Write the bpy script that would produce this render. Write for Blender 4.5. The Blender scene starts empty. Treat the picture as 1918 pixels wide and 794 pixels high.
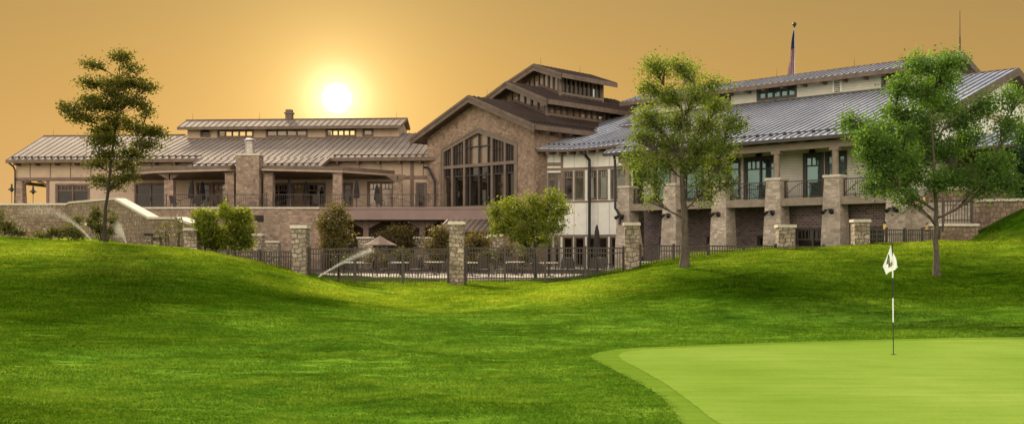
import bpy, bmesh, math, random
import numpy as np
from mathutils import Vector
R_ = math.radians
SC = bpy.context.scene
COL = SC.collection
FPX, CX, HY, CZ = 1919.0, 959.0, 465.0, 2.06      # survey of the place: focal length, centre, eye level (photo px), eye height (m)

def P(x, y, D):                                    # a surveyed point: bearing, level and distance -> metres
    return Vector(((x-CX)/FPX*D, D, CZ+(HY-y)/FPX*D))
def PX(x, D): return (x-CX)/FPX*D
def PZ(y, D): return CZ+(HY-y)/FPX*D

# ------------------------------------------------------------------ mesh builder
class Frame:
    def __init__(s, ox, oy, ax, ay, wx=None, wy=None):
        n = math.hypot(ax, ay); ax /= n; ay /= n
        s.o = (ox, oy); s.a = (ax, ay)
        s.w = (-ay, ax) if wx is None else (wx, wy)
    def p(s, a, w, z):
        return Vector((s.o[0]+s.a[0]*a+s.w[0]*w, s.o[1]+s.a[1]*a+s.w[1]*w, z))
    def at(s, x, w=0):                              # position along the wall line at a surveyed bearing
        k = (x-CX)/FPX
        X0 = s.o[0]+s.w[0]*w; Y0 = s.o[1]+s.w[1]*w
        return (k*Y0-X0)/(s.a[0]-k*s.a[1])
W0 = Frame(0, 0, 1, 0)

class MB:
    def __init__(s): s.v = []; s.f = []; s.m = []
    def face(s, pts, m=0):
        i = len(s.v); s.v += [tuple(p) for p in pts]; s.f.append(tuple(range(i, i+len(pts)))); s.m.append(m)
    def hexa(s, b, t, m=0):                         # bottom quad, top quad
        i = len(s.v); s.v += [tuple(p) for p in b]+[tuple(p) for p in t]; n = len(b)
        s.f.append(tuple(range(i+n-1, i-1, -1))); s.m.append(m)
        s.f.append(tuple(range(i+n, i+2*n))); s.m.append(m)
        for k in range(n):
            j = (k+1) % n; s.f.append((i+k, i+j, i+n+j, i+n+k)); s.m.append(m)
    def box(s, F, a0, a1, w0, w1, z0, z1, m=0):
        if a0 > a1: a0, a1 = a1, a0
        if w0 > w1: w0, w1 = w1, w0
        q = [(a0, w0), (a1, w0), (a1, w1), (a0, w1)]
        s.hexa([F.p(a, w, z0) for a, w in q], [F.p(a, w, z1) for a, w in q], m)
    def taper(s, F, a, w, z0, z1, h0, h1, m=0):
        q = [(-1, -1), (1, -1), (1, 1), (-1, 1)]
        s.hexa([F.p(a+i*h0, w+j*h0, z0) for i, j in q], [F.p(a+i*h1, w+j*h1, z1) for i, j in q], m)
    def tube(s, p0, p1, r0, r1=None, n=8, m=0):
        p0 = Vector(p0); p1 = Vector(p1); r1 = r0 if r1 is None else r1
        d = (p1-p0)
        if d.length < 1e-6: return
        d.normalize(); u = d.orthogonal().normalized(); v = d.cross(u)
        c = [(math.cos(2*math.pi*k/n), math.sin(2*math.pi*k/n)) for k in range(n)]
        s.hexa([p0+(u*x+v*y)*r0 for x, y in c], [p1+(u*x+v*y)*r1 for x, y in c], m)
    def pipe(s, pts, r, n=8, m=0):
        for a, b in zip(pts, pts[1:]): s.tube(a, b, r, r, n, m)
    def lathe(s, c, prof, n=12, m=0):               # prof: (radius, z)
        c = Vector(c)
        for (r0, z0), (r1, z1) in zip(prof, prof[1:]):
            for k in range(n):
                a = 2*math.pi*k/n; b = 2*math.pi*(k+1)/n
                pts = []
                for r, z, t in ((r0, z0, a), (r0, z0, b), (r1, z1, b), (r1, z1, a)):
                    q = c+Vector((r*math.cos(t), r*math.sin(t), z))
                    if not pts or (q-pts[-1]).length > 1e-5: pts.append(q)
                if (pts[0]-pts[-1]).length < 1e-5: pts.pop()
                if len(pts) > 2: s.face(pts, m)
    def build(s, name, mats, parent=None, smooth=False, label=None, kind=None, bevel=0):
        if not isinstance(mats, (list, tuple)): mats = [mats]
        me = bpy.data.meshes.new(name)
        off = Vector((0, 0, 0))
        if parent is not None:
            q = parent
            while q: off += q.location; q = q.parent
        me.from_pydata([(x-off.x, y-off.y, z-off.z) for x, y, z in s.v], [], s.f)
        for m in mats: me.materials.append(m)
        me.polygons.foreach_set('material_index', s.m)
        bm = bmesh.new(); bm.from_mesh(me)
        bmesh.ops.remove_doubles(bm, verts=bm.verts, dist=1e-5) if smooth else None
        bmesh.ops.recalc_face_normals(bm, faces=bm.faces)
        uv = bm.loops.layers.uv.new('uv')
        for f in bm.faces:
            n = f.normal
            if abs(n.z) > .985: t = Vector((1, 0, 0)); b = Vector((0, 1, 0))
            else:
                t = Vector((-n.y, n.x, 0)).normalized(); b = n.cross(t)
            for l in f.loops:
                p = l.vert.co+off; l[uv].uv = (p.dot(t), p.dot(b))
            f.smooth = smooth
        bm.to_mesh(me); bm.free()
        o = bpy.data.objects.new(name, me); COL.objects.link(o)
        if parent is not None: o.parent = parent
        if label: o['label'] = label
        if kind: o['kind'] = kind
        return o

def arr_mesh(name, V, Fc, mats, parent=None, attr=None, smooth=False, mi=None):
    V = np.asarray(V, dtype=np.float32); Fc = np.asarray(Fc, dtype=np.int32)
    if parent is not None:
        off = np.zeros(3, np.float32); q = parent
        while q: off += np.array(q.location, dtype=np.float32); q = q.parent
        V = V-off
    k = Fc.shape[1]; me = bpy.data.meshes.new(name)
    me.vertices.add(len(V)); me.vertices.foreach_set('co', V.ravel())
    me.loops.add(Fc.size); me.loops.foreach_set('vertex_index', Fc.ravel())
    me.polygons.add(len(Fc)); me.polygons.foreach_set('loop_start', np.arange(len(Fc), dtype=np.int32)*k)
    me.update(calc_edges=True)
    for m in (mats if isinstance(mats, (list, tuple)) else [mats]): me.materials.append(m)
    if mi is not None: me.polygons.foreach_set('material_index', mi)
    if attr is not None:
        a = me.attributes.new('tint', 'FLOAT', 'POINT'); a.data.foreach_set('value', np.asarray(attr, dtype=np.float32))
    if smooth: me.polygons.foreach_set('use_smooth', np.ones(len(Fc), dtype=bool))
    me.validate()
    o = bpy.data.objects.new(name, me); COL.objects.link(o)
    if parent is not None: o.parent = parent
    return o

def thing(name, label, cat, loc, group=None, rz=0):
    o = bpy.data.objects.new(name, None); COL.objects.link(o)
    o.location = loc; o.rotation_euler = (0, 0, rz); o.empty_display_size = .3
    o['label'] = label; o['category'] = cat
    if group: o['group'] = group
    return o
def tag(o, label, cat, group=None):
    o['label'] = label; o['category'] = cat
    if group: o['group'] = group
    return o
def dup(root, loc, rz=None, label=None):
    r = root.copy(); COL.objects.link(r); r.location = loc
    if rz is not None: r.rotation_euler = (0, 0, rz)
    if label: r['label'] = label
    for ch in list(root.children):
        c = ch.copy(); COL.objects.link(c); c.parent = r
        for g in list(ch.children):
            d = g.copy(); COL.objects.link(d); d.parent = c
    return r

# ------------------------------------------------------------------ materials
class NT:
    def __init__(s, m): s.t = m.node_tree; s.n = s.t.nodes; s.l = s.t.links
    def new(s, ty, **kw):
        n = s.n.new(ty)
        for k, v in kw.items(): setattr(n, k, v)
        return n
    def link(s, a, b): s.l.new(a, b)
    def math(s, op, a, b=None, c=None, clamp=False):
        n = s.new('ShaderNodeMath', operation=op, use_clamp=clamp)
        for i, x in enumerate((a, b, c)):
            if x is None: continue
            if isinstance(x, (int, float)): n.inputs[i].default_value = x
            else: s.link(x, n.inputs[i])
        return n.outputs[0]
    def mix(s, f, a, b, mode='MIX'):
        n = s.new('ShaderNodeMix', data_type='RGBA', blend_type=mode)
        for i, x in ((0, f), (6, a), (7, b)):
            if isinstance(x, (int, float)): n.inputs[i].default_value = x
            elif isinstance(x, tuple): n.inputs[i].default_value = (*x, 1) if len(x) == 3 else x
            else: s.link(x, n.inputs[i])
        return n.outputs[2]
    def ramp(s, f, stops):
        n = s.new('ShaderNodeValToRGB'); e = n.color_ramp.elements
        while len(e) < len(stops): e.new(.5)
        for el, (p, c) in zip(e, stops): el.position = p; el.color = (*c, 1)
        s.link(f, n.inputs[0]); return n.outputs[0]
    def noise(s, vec, scale, detail=3, rough=.55):
        n = s.new('ShaderNodeTexNoise'); n.inputs['Scale'].default_value = scale
        n.inputs['Detail'].default_value = detail; n.inputs['Roughness'].default_value = rough
        if vec is not None: s.link(vec, n.inputs['Vector'])
        return n.outputs['Fac']
def base(name, rough=.7, metal=0, col=(.5, .5, .5), spec=.5):
    m = bpy.data.materials.new(name); m.use_nodes = True; t = NT(m)
    b = t.n['Principled BSDF']; b.inputs['Roughness'].default_value = rough
    b.inputs['Metallic'].default_value = metal; b.inputs['Base Color'].default_value = (*col, 1)
    b.inputs['Specular IOR Level'].default_value = spec
    return m, t, b
def uvvec(t, sx=1, sy=1):
    u = t.new('ShaderNodeTexCoord'); mp = t.new('ShaderNodeMapping')
    mp.inputs['Scale'].default_value = (sx, sy, 1); t.link(u.outputs['UV'], mp.inputs[0]); return mp.outputs[0]
def posvec(t, s=(1, 1, 1)):
    g = t.new('ShaderNodeNewGeometry'); mp = t.new('ShaderNodeMapping')
    mp.inputs['Scale'].default_value = s; t.link(g.outputs['Position'], mp.inputs[0]); return mp.outputs[0]
def bump(t, b, h, strength=.5, dist=.02):
    n = t.new('ShaderNodeBump'); n.inputs['Strength'].default_value = strength; n.inputs['Distance'].default_value = dist
    t.link(h, n.inputs['Height']); t.link(n.outputs[0], b.inputs['Normal'])

def m_plain(name, col, rough=.6, metal=0, var=.25, scale=3, spec=.5):
    m, t, b = base(name, rough, metal, col, spec)
    n = t.noise(posvec(t), scale, 4)
    d = tuple(c*(1-var) for c in col); l = tuple(min(1, c*(1+var)) for c in col)
    t.link(t.ramp(n, [(.3, d), (.7, l)]), b.inputs['Base Color']); return m

def m_stone(name, dark, light, mort, bw=.5, rh=.22, msize=.018, bmp=.7):
    m, t, b = base(name, .9)
    v = uvvec(t)
    nz = t.new('ShaderNodeTexNoise'); nz.inputs['Scale'].default_value = 1.7; nz.inputs['Detail'].default_value = 2
    t.link(v, nz.inputs['Vector'])
    add = t.new('ShaderNodeMixRGB', blend_type='LINEAR_LIGHT'); add.inputs[0].default_value = .2
    t.link(v, add.inputs[1]); t.link(nz.outputs['Color'], add.inputs[2])
    def brick(w, h, off):
        k = t.new('ShaderNodeTexBrick', offset=.5, squash=.7, squash_frequency=3)
        k.inputs['Scale'].default_value = 1; k.inputs['Mortar Size'].default_value = msize; k.inputs['Mortar Smooth'].default_value = .3
        k.inputs['Brick Width'].default_value = w; k.inputs['Row Height'].default_value = h; k.inputs['Bias'].default_value = off
        k.inputs['Color1'].default_value = (0, 0, 0, 1); k.inputs['Color2'].default_value = (1, 1, 1, 1); k.inputs['Mortar'].default_value = (.5, .5, .5, 1)
        t.link(add.outputs[0], k.inputs['Vector']); return k
    k1 = brick(bw, rh, 0)
    vo = t.new('ShaderNodeTexVoronoi', distance='CHEBYCHEV'); vo.inputs['Scale'].default_value = 1.5/bw
    mp = t.new('ShaderNodeMapping'); mp.inputs['Scale'].default_value = (1, bw/rh*.8, 1); t.link(add.outputs[0], mp.inputs[0]); t.link(mp.outputs[0], vo.inputs['Vector'])
    sv = t.new('ShaderNodeSeparateColor'); t.link(vo.outputs['Color'], sv.inputs[0])
    rnd = t.math('MULTIPLY_ADD', sv.outputs[0], .5, t.math('MULTIPLY', k1.outputs['Color'], .5))
    mid = tuple((a+c)/2*.97 for a, c in zip(dark, light))
    col = t.ramp(rnd, [(.05, dark), (.5, mid), (.95, light)])
    big = t.noise(posvec(t), .45, 3); col = t.mix(.55, col, t.ramp(big, [(.3, (.55, .53, .5)), (.7, (1.15, 1.12, 1.08))]), 'MULTIPLY')
    fine = t.noise(posvec(t), 14, 4); col = t.mix(.5, col, t.ramp(fine, [(.25, (.6, .6, .6)), (.75, (1.25, 1.25, 1.25))]), 'MULTIPLY')
    sz = t.new('ShaderNodeSeparateXYZ'); t.link(posvec(t), sz.inputs[0])
    damp = t.math('ADD', sz.outputs[2], t.math('MULTIPLY', big, 2.2)); col = t.mix(k1.outputs['Fac'], col, mort)
    col = t.mix(1.0, col, t.ramp(t.math('DIVIDE', damp, 6.0), [(.16, (.62, .60, .57)), (.5, (1, 1, 1))]), 'MULTIPLY'); t.link(col, b.inputs['Base Color'])
    h = t.math('SUBTRACT', t.math('MULTIPLY_ADD', fine, .4, t.math('MULTIPLY', rnd, .5)), k1.outputs['Fac'])
    bump(t, b, h, bmp, .05); return m

def m_siding(name, col, pitch=.16, vertical=False):
    m, t, b = base(name, .65)
    s = t.new('ShaderNodeSeparateXYZ'); t.link(uvvec(t), s.inputs[0])
    ax = s.outputs[0] if vertical else s.outputs[1]
    fr = t.math('FRACT', t.math('DIVIDE', ax, pitch))
    if vertical: line = t.math('LESS_THAN', fr, .05/pitch)
    else: line = t.math('LESS_THAN', fr, .16)
    n = t.noise(posvec(t), 1.2, 4)
    d = tuple(c*.86 for c in col); l = tuple(min(1, c*1.1) for c in col)
    c = t.ramp(n, [(.3, d), (.7, l)])
    c = t.mix(line, c, tuple(x*(.62 if not vertical else .8) for x in col)); t.link(c, b.inputs['Base Color'])
    bump(t, b, fr if not vertical else line, .5, .02); return m

def m_brick(name):
    m, t, b = base(name, .85)
    k = t.new('ShaderNodeTexBrick'); k.inputs['Scale'].default_value = 1; k.inputs['Brick Width'].default_value = .3; k.inputs['Row Height'].default_value = .14
    k.inputs['Mortar Size'].default_value = .014
    k.inputs['Color1'].default_value = (.095, .06, .055, 1); k.inputs['Color2'].default_value = (.22, .145, .13, 1); k.inputs['Mortar'].default_value = (.32, .27, .25, 1)
    t.link(uvvec(t), k.inputs['Vector'])
    n = t.noise(posvec(t), .8, 4)
    t.link(t.mix(.6, k.outputs['Color'], t.ramp(n, [(.3, (.6, .6, .6)), (.7, (1.2, 1.2, 1.2))]), 'MULTIPLY'), b.inputs['Base Color'])
    bump(t, b, t.math('SUBTRACT', 1.0, k.outputs['Fac']), .4, .02); return m

def m_roof(name, col, rough=.38, metal=.55, spec=.5):
    m, t, b = base(name, rough, metal, spec=spec)
    n = t.noise(posvec(t), .35, 5); n2 = t.noise(posvec(t, (1, 1, 1)), 5, 3)
    c = t.ramp(n, [(.3, tuple(x*.82 for x in col)), (.7, tuple(x*1.12 for x in col))])
    c = t.mix(.3, c, t.ramp(n2, [(.3, (.8, .8, .8)), (.7, (1.1, 1.1, 1.1))]), 'MULTIPLY')
    c = t.mix(.75, c, t.ramp(t.noise(uvvec(t, 2.2, .22), 1.6, 4, .6), [(.3, (.74, .73, .72)), (.68, (1.14, 1.14, 1.14))]), 'MULTIPLY'); t.link(c, b.inputs['Base Color'])
    t.link(t.math('MULTIPLY_ADD', n2, .2, rough-.1), b.inputs['Roughness']); return m

def m_glass(name, dark, refl, tint=(1, 1, 1), rough=.04, clear=0, wob=.35):
    m = bpy.data.materials.new(name); m.use_nodes = True; t = NT(m); t.n.remove(t.n['Principled BSDF'])
    out = t.n['Material Output']
    g = t.new('ShaderNodeBsdfGlossy'); g.inputs['Color'].default_value = (*tint, 1); g.inputs['Roughness'].default_value = rough
    if clear: d = t.new('ShaderNodeBsdfTransparent'); d.inputs['Color'].default_value = (clear, clear, clear*.9, 1)
    else:
        d = t.new('ShaderNodeBsdfDiffuse'); n = t.noise(posvec(t), .9, 4)
        t.link(t.ramp(n, [(.35, tuple(x*(.4 if dark[0] < .1 else .8) for x in dark)), (.65, tuple(x*(1.7 if dark[0] < .1 else 1.15) for x in dark))]), d.inputs['Color'])
    bp = t.new('ShaderNodeBump'); bp.inputs['Strength'].default_value = wob*.1; bp.inputs['Distance'].default_value = .1
    t.link(t.noise(posvec(t), .8, 2), bp.inputs['Height']); t.link(bp.outputs[0], g.inputs['Normal'])
    fr = t.new('ShaderNodeFresnel'); fr.inputs[0].default_value = 1.3
    f = t.math('MAXIMUM', fr.outputs[0], refl)
    mx = t.new('ShaderNodeMixShader'); t.link(f, mx.inputs[0]); t.link(d.outputs[0], mx.inputs[1]); t.link(g.outputs[0], mx.inputs[2]); t.link(mx.outputs[0], out.inputs[0])
    return m

def m_leaf(name, dark, light, trans=.35, tcol=None):
    m = bpy.data.materials.new(name); m.use_nodes = True; t = NT(m); b = t.n['Principled BSDF']; out = t.n['Material Output']
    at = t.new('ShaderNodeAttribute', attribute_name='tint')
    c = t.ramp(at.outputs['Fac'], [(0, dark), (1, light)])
    t.link(c, b.inputs['Base Color']); b.inputs['Roughness'].default_value = .55; b.inputs['Specular IOR Level'].default_value = .3
    tr = t.new('ShaderNodeBsdfTranslucent')
    t.link(t.mix(1.0, c, tcol or (1.5, 1.6, .7), 'MULTIPLY'), tr.inputs['Color'])
    mx = t.new('ShaderNodeMixShader'); mx.inputs[0].default_value = trans
    t.link(b.outputs[0], mx.inputs[1]); t.link(tr.outputs[0], mx.inputs[2]); t.link(mx.outputs[0], out.inputs[0]); return m

def m_bark(name, dark, light):
    m, t, b = base(name, .95)
    n = t.noise(posvec(t, (1, 1, .25)), 22, 5, .65); n2 = t.noise(posvec(t), 2.5, 3)
    c = t.mix(.5, t.ramp(n, [(.3, dark), (.7, light)]), t.ramp(n2, [(.3, (.6, .6, .55)), (.7, (1.2, 1.2, 1.15))]), 'MULTIPLY')
    t.link(c, b.inputs['Base Color']); bump(t, b, n, .9, .03); return m

def turf_shading(t, c):  # paints the light and shade of the mounds into the turf colour
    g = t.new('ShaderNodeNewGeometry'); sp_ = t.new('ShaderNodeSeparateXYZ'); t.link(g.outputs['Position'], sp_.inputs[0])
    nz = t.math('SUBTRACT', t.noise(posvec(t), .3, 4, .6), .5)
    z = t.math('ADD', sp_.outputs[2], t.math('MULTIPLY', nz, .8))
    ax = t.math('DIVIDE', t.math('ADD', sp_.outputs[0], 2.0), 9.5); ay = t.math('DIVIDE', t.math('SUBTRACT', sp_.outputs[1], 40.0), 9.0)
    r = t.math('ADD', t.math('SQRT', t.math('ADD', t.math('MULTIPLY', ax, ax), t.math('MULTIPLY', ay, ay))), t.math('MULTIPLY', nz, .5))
    hollow_light = t.new('ShaderNodeMapRange', interpolation_type='SMOOTHSTEP'); t.link(r, hollow_light.inputs[0]); hollow_light.inputs[1].default_value = .45; hollow_light.inputs[2].default_value = 1.05; hollow_light.inputs[3].default_value = 1; hollow_light.inputs[4].default_value = 0  # brighter patch painted for the light in the hollow before the fence
    k = t.ramp(t.math('DIVIDE', z, 3.0), [(.02, (1.12, 1.2, 1.2)), (.075, (.92, .97, .8)), (.15, (.44, .51, .28)), (.30, (.42, .48, .25)), (.44, (1.05, .95, .7)), (.62, (1.75, 1.4, 1.1)), (.8, (2.1, 1.6, 1.3)), (.90, (1.2, 1.0, .8)), (1.0, (.5, .6, .35))])  # bands by height: shaded slopes and bank darker, lit crests lighter
    k = t.mix(hollow_light.outputs[0], k, (2.2, 1.75, 1.3))
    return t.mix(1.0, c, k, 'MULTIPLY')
def m_turf(name, c0, c1, c2, fine=55, big=.22, streak=True, bmp=.6):
    m, t, b = base(name, .95, spec=0)
    n1 = t.noise(posvec(t), big, 4, .6); n2 = t.noise(posvec(t, (.55, 1.6, 1)), 1.6, 5, .65); n3 = t.noise(posvec(t), fine, 4, .7)
    f = t.math('MULTIPLY_ADD', n1, .55 if streak else .45, t.math('MULTIPLY_ADD', n2, .5 if streak else .12, t.math('MULTIPLY', n3, .2 if streak else .3)))
    c = t.ramp(f, [(.46, c0), (.62, c1), (.8, c2)] if streak else [(.36, c0), (.5, c1), (.66, c2)])
    if streak: c = turf_shading(t, c)
    t.link(c, b.inputs['Base Color'])
    bump(t, b, t.math('MULTIPLY_ADD', n3, .5, t.math('MULTIPLY', n2, .9 if streak else .2)), bmp, .06); return m

M = {}
M['stone_hall'] = m_stone('haze_warm_stone', (.22, .145, .10), (.50, .35, .25), (.33, .225, .16), .34, .24, .012)  # warm tint stands in for orange haze over the hall
M['stone_left'] = m_stone('haze_rosy_stone', (.22, .15, .11), (.50, .36, .265), (.33, .235, .175), .34, .24, .012)  # rosy tint carries the same haze over the left wing
M['stone_col'] = m_stone('buff_stone', (.34, .265, .20), (.70, .585, .465), (.42, .34, .265), .46, .22)
M['stone_wall'] = m_stone('fieldstone', (.17, .115, .072), (.43, .315, .21), (.15, .105, .072), .26, .24, .02)
M['stone_pier'] = m_stone('ledge_stone', (.20, .155, .11), (.62, .51, .375), (.13, .10, .075), .30, .19, .02)
M['cap'] = m_plain('cast_cap', (.60, .52, .42), .85, 0, .15, 5)
M['siding'] = m_siding('cream_clapboard', (.66, .61, .50))
M['siding_w'] = m_siding('haze_tan_clapboard', (.53, .385, .275))  # clapboard warmed to imitate the orange haze
M['panel'] = m_plain('cream_panel', (.86, .82, .72), .6, 0, .08, 1.5)
M['batten'] = m_plain('cream_batten', (.64, .59, .50), .6, 0, .1, 2)
M['panel_w'] = m_plain('haze_tan_panel', (.48, .34, .235), .6, 0, .1, 1.5)  # panel colour with the warm haze painted in
M['brick'] = m_brick('dark_brick')
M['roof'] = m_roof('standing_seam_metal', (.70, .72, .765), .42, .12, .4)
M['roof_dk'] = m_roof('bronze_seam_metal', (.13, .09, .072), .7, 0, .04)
M['roof_l'] = m_roof('brown_seam_metal', (.325, .262, .21), .8, 0, .03)  # duller, browner metal for the left wing roof
M['roof_s'] = m_roof('seam_side_shade', (.13, .13, .15), .6, 0, .2); M['roof_dk_s'] = m_roof('bronze_seam_shade', (.07, .05, .042), .7, 0, .1); M['roof_l_s'] = m_roof('brown_seam_shade', (.10, .08, .07), .8, 0, .05)  # darker metals paint shade on the sides of the seams
M['trim'] = m_plain('brown_timber', (.10, .066, .045), .6, 0, .3, 2)
M['trim_w'] = m_plain('haze_brown_timber', (.155, .094, .062), .6, 0, .25, 2)  # timber lightened and warmed as if seen through haze
M['trim_l'] = m_plain('tan_timber', (.15, .10, .068), .65, 0, .25, 2)
M['deckbeam'] = m_plain('mauve_fascia', (.25, .165, .14), .6, 0, .12, 1)
M['edge'] = m_plain('canopy_flashing', (.36, .26, .185), .6, 0, .12, 2)
M['post'] = m_plain('stained_post', (.26, .20, .145), .65, 0, .2, 3)
M['frame'] = m_plain('bronze_frame', (.05, .038, .03), .5, 0, .2, 2)
M['frame_l'] = m_plain('taupe_frame', (.19, .135, .092), .55, 0, .15, 2)
M['metal'] = m_plain('black_metal', (.028, .024, .022), .45, .3, .2, 3)
M['bronze'] = m_plain('bronze_metal', (.06, .045, .034), .5, .3, .2, 3)
M['galv'] = m_plain('galvanised_flue', (.42, .36, .32), .4, .6, .2, 4)
M['glass_dk'] = m_glass('dark_glass', (.012, .009, .007), .03, (.9, .82, .74))
M['glass_tan'] = m_glass('tan_reflection_glass', (.24, .165, .115), .10, (.95, .82, .68), .08)  # flat tan body paints in the reflected hazy sky
M['glass_teal'] = m_glass('reflective_glass', (.05, .08, .07), .14, (.60, .86, .78), .05)
M['glass_green'] = m_glass('olive_glass', (.07, .065, .045), .07, (.86, .86, .74), .06)
M['glass_clear'] = m_glass('clear_glass', (0, 0, 0), .10, (.95, .85, .7), .05, clear=.85)
M['void'] = m_plain('unlit_interior', (.012, .010, .009), .9, 0, .3, 1)
M['ceil'] = m_plain('soffit_board', (.10, .07, .05), .7, 0, .2, 2)
M['concrete'] = m_plain('patio_concrete', (.46, .39, .31), .9, 0, .12, 1.5)
M['mulch'] = m_plain('bark_mulch', (.075, .048, .032), .95, 0, .5, 9)
M['deck'] = m_plain('terrace_paving', (.38, .30, .24), .9, 0, .15, 2)
M['sling'] = m_plain('brown_sling', (.06, .045, .034), .8, 0, .15, 9)
M['table'] = m_plain('pale_tabletop', (.74, .68, .60), .35, 0, .08, 4)
M['canvas_dk'] = m_plain('dark_canvas', (.028, .022, .022), .9, 0, .3, 6)
M['canvas_tan'] = m_plain('tan_canvas', (.27, .18, .13), .9, 0, .12, 4)
M['white'] = m_plain('white_enamel', (.86, .87, .86), .35, 0, .04, 6)
M['black'] = m_plain('black_enamel', (.012, .016, .012), .4, 0, .2, 6)
M['cloth'] = m_plain('white_nylon', (.92, .93, .92), .7, 0, .04, 9)
M['emb_dk'] = m_plain('dark_green_print', (.012, .035, .006), .7, 0, .3, 30)
M['emb_lt'] = m_plain('moss_green_print', (.14, .26, .02), .7, 0, .4, 30)
M['emb_gold'] = m_plain('gold_print', (.35, .24, .08), .7, 0, .3, 30)
M['amber'] = m_plain('amber_lens', (.8, .5, .16), .3, 0, .1, 5)

# ------------------------------------------------------------------ camera, sun, sky
cam = bpy.data.cameras.new('camera'); co = bpy.data.objects.new('camera', cam); COL.objects.link(co)
co.location = (0, 0, CZ); co.rotation_euler = (R_(90), 0, 0)
cam.sensor_width = 36; cam.lens = 36*FPX/1918; cam.shift_y = (HY-397)/1918; cam.clip_start = .1; cam.clip_end = 9000
SC.camera = co
SC.view_settings.view_transform = 'Standard'; SC.view_settings.look = 'None'; SC.view_settings.exposure = 0; SC.view_settings.gamma = 1
SUN_AZ, SUN_EL = -22, 27
sd = Vector((math.sin(R_(SUN_AZ))*math.cos(R_(SUN_EL)), math.cos(R_(SUN_AZ))*math.cos(R_(SUN_EL)), math.sin(R_(SUN_EL))))
sl = bpy.data.lights.new('sun', 'SUN'); sl.energy = 5.4; sl.angle = R_(8); sl.color = (1, .84, .60)
so = bpy.data.objects.new('sun', sl); COL.objects.link(so); so.location = (0, 0, 50)
so.rotation_euler = (-sd).to_track_quat('-Z', 'Y').to_euler()

wd = bpy.data.worlds.new('World'); SC.world = wd; wd.use_nodes = True
t = NT(wd); bg = t.n['Background']; bg.inputs[1].default_value = .1
sky = t.new('ShaderNodeTexSky', sky_type='NISHITA'); sky.sun_disc = False
sky.sun_elevation = R_(SUN_EL); sky.sun_rotation = R_(SUN_AZ) % (2*math.pi); sky.dust_density = 2.5; sky.air_density = 1
tc = t.new('ShaderNodeTexCoord'); dv = tc.outputs['Generated']
sp = t.new('ShaderNodeSeparateXYZ'); t.link(dv, sp.inputs[0])
S = P(631, 184, 1000)-Vector((0, 0, CZ)); S.normalize()
dt = t.new('ShaderNodeVectorMath', operation='DOT_PRODUCT'); t.link(dv, dt.inputs[0]); dt.inputs[1].default_value = S
ang = t.math('MULTIPLY', t.math('ARCCOSINE', t.math('MINIMUM', dt.outputs['Value'], 1.0)), 180/math.pi)
def ss(x, a, b):
    n = t.new('ShaderNodeMapRange', interpolation_type='SMOOTHSTEP'); t.link(x, n.inputs[0])
    n.inputs[1].default_value = a; n.inputs[2].default_value = b; return n.outputs[0]
haze = t.ramp(t.math('DIVIDE', sp.outputs[2], .26), [(0, (.93, .545, .225)), (.35, (.85, .485, .15)), (.62, (.735, .43, .125)), (.95, (.60, .375, .125))])
fall = t.math('POWER', 2.718, t.math('MULTIPLY', ang, -1/26))
haze = t.mix(1.0, haze, t.ramp(fall, [(.2, (.66, .69, .74)), (.9, (1.06, 1.05, 1.0))]), 'MULTIPLY')
def glow(amp, sig, p=1.0):
    return t.math('MULTIPLY', t.math('POWER', 2.718, t.math('MULTIPLY', t.math('POWER', t.math('DIVIDE', ang, sig), p), -1)), amp)
g1 = t.mix(1.0, (1, .78, .30), glow(.6, 3.6, 1.15), 'MULTIPLY')
g2 = t.mix(1.0, (1, .90, .58), glow(1.3, 1.25, 1.5), 'MULTIPLY')
disc = t.math('MULTIPLY', t.math('SUBTRACT', 1.0, ss(ang, .55, .86)), 2.6)
tot = t.mix(1.0, t.mix(1.0, haze, g1, 'ADD'), g2, 'ADD')
tot = t.mix(1.0, tot, t.mix(1.0, (1, .97, .86), disc, 'MULTIPLY'), 'ADD')
tot = t.mix(1.0, tot, (10, 10, 10), 'MULTIPLY')
front = t.math('MULTIPLY', ss(sp.outputs[1], .25, .75), t.math('SUBTRACT', 1.0, ss(sp.outputs[2], .26, .62)))
back = t.mix(1.0, sky.outputs[0], (2.4, 2.1, 1.8), 'MULTIPLY')
bank = t.math('MULTIPLY', ss(t.math('MULTIPLY', sp.outputs[1], -1), -.1, .55), t.math('SUBTRACT', 1.0, ss(sp.outputs[2], .4, .85)))  # added bright band low behind the viewpoint, fills the front walls
back = t.mix(bank, back, (26, 23.2, 19.5))
t.link(t.mix(front, back, tot), bg.inputs[0])

# ------------------------------------------------------------------ terrain
CP = []
def cp(x, y, D): p = P(x, y, D); CP.append((p.x, p.y, p.z))
for q in [(-100, 437, 46), (0, 442, 46), (100, 455, 47), (195, 454, 47), (300, 464, 46), (380, 473, 45), (460, 487, 43.5), (540, 507, 42), (600, 522, 41),
          (650, 534, 40), (700, 546, 38.5), (750, 560, 36.5), (850, 588, 32.5),
          (640, 531, 44), (700, 531, 44), (800, 531, 44), (900, 531, 44), (1000, 531, 44), (860, 548, 38), (960, 550, 37), (1050, 529, 43), (1100, 523, 43), (1150, 513, 43),
          (1200, 502, 42.5), (1280, 493, 42), (1400, 482, 42), (1500, 477, 42), (1600, 472, 42), (1700, 468, 42), (1918, 461, 42), (2000, 458, 42),
          (1282, 500, 40), (1755, 520, 38), (1500, 505, 38), (1918, 515, 38), (1400, 545, 34), (1600, 550, 34), (1918, 555, 34), (1200, 548, 35), (1100, 560, 34.5), (1000, 585, 31), (1350, 600, 29), (1600, 603, 29), (1918, 600, 29),
          (960, 615, 26.5), (1918, 455, 47), (1600, 466, 48), (1300, 478, 49)]: cp(*q)
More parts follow.
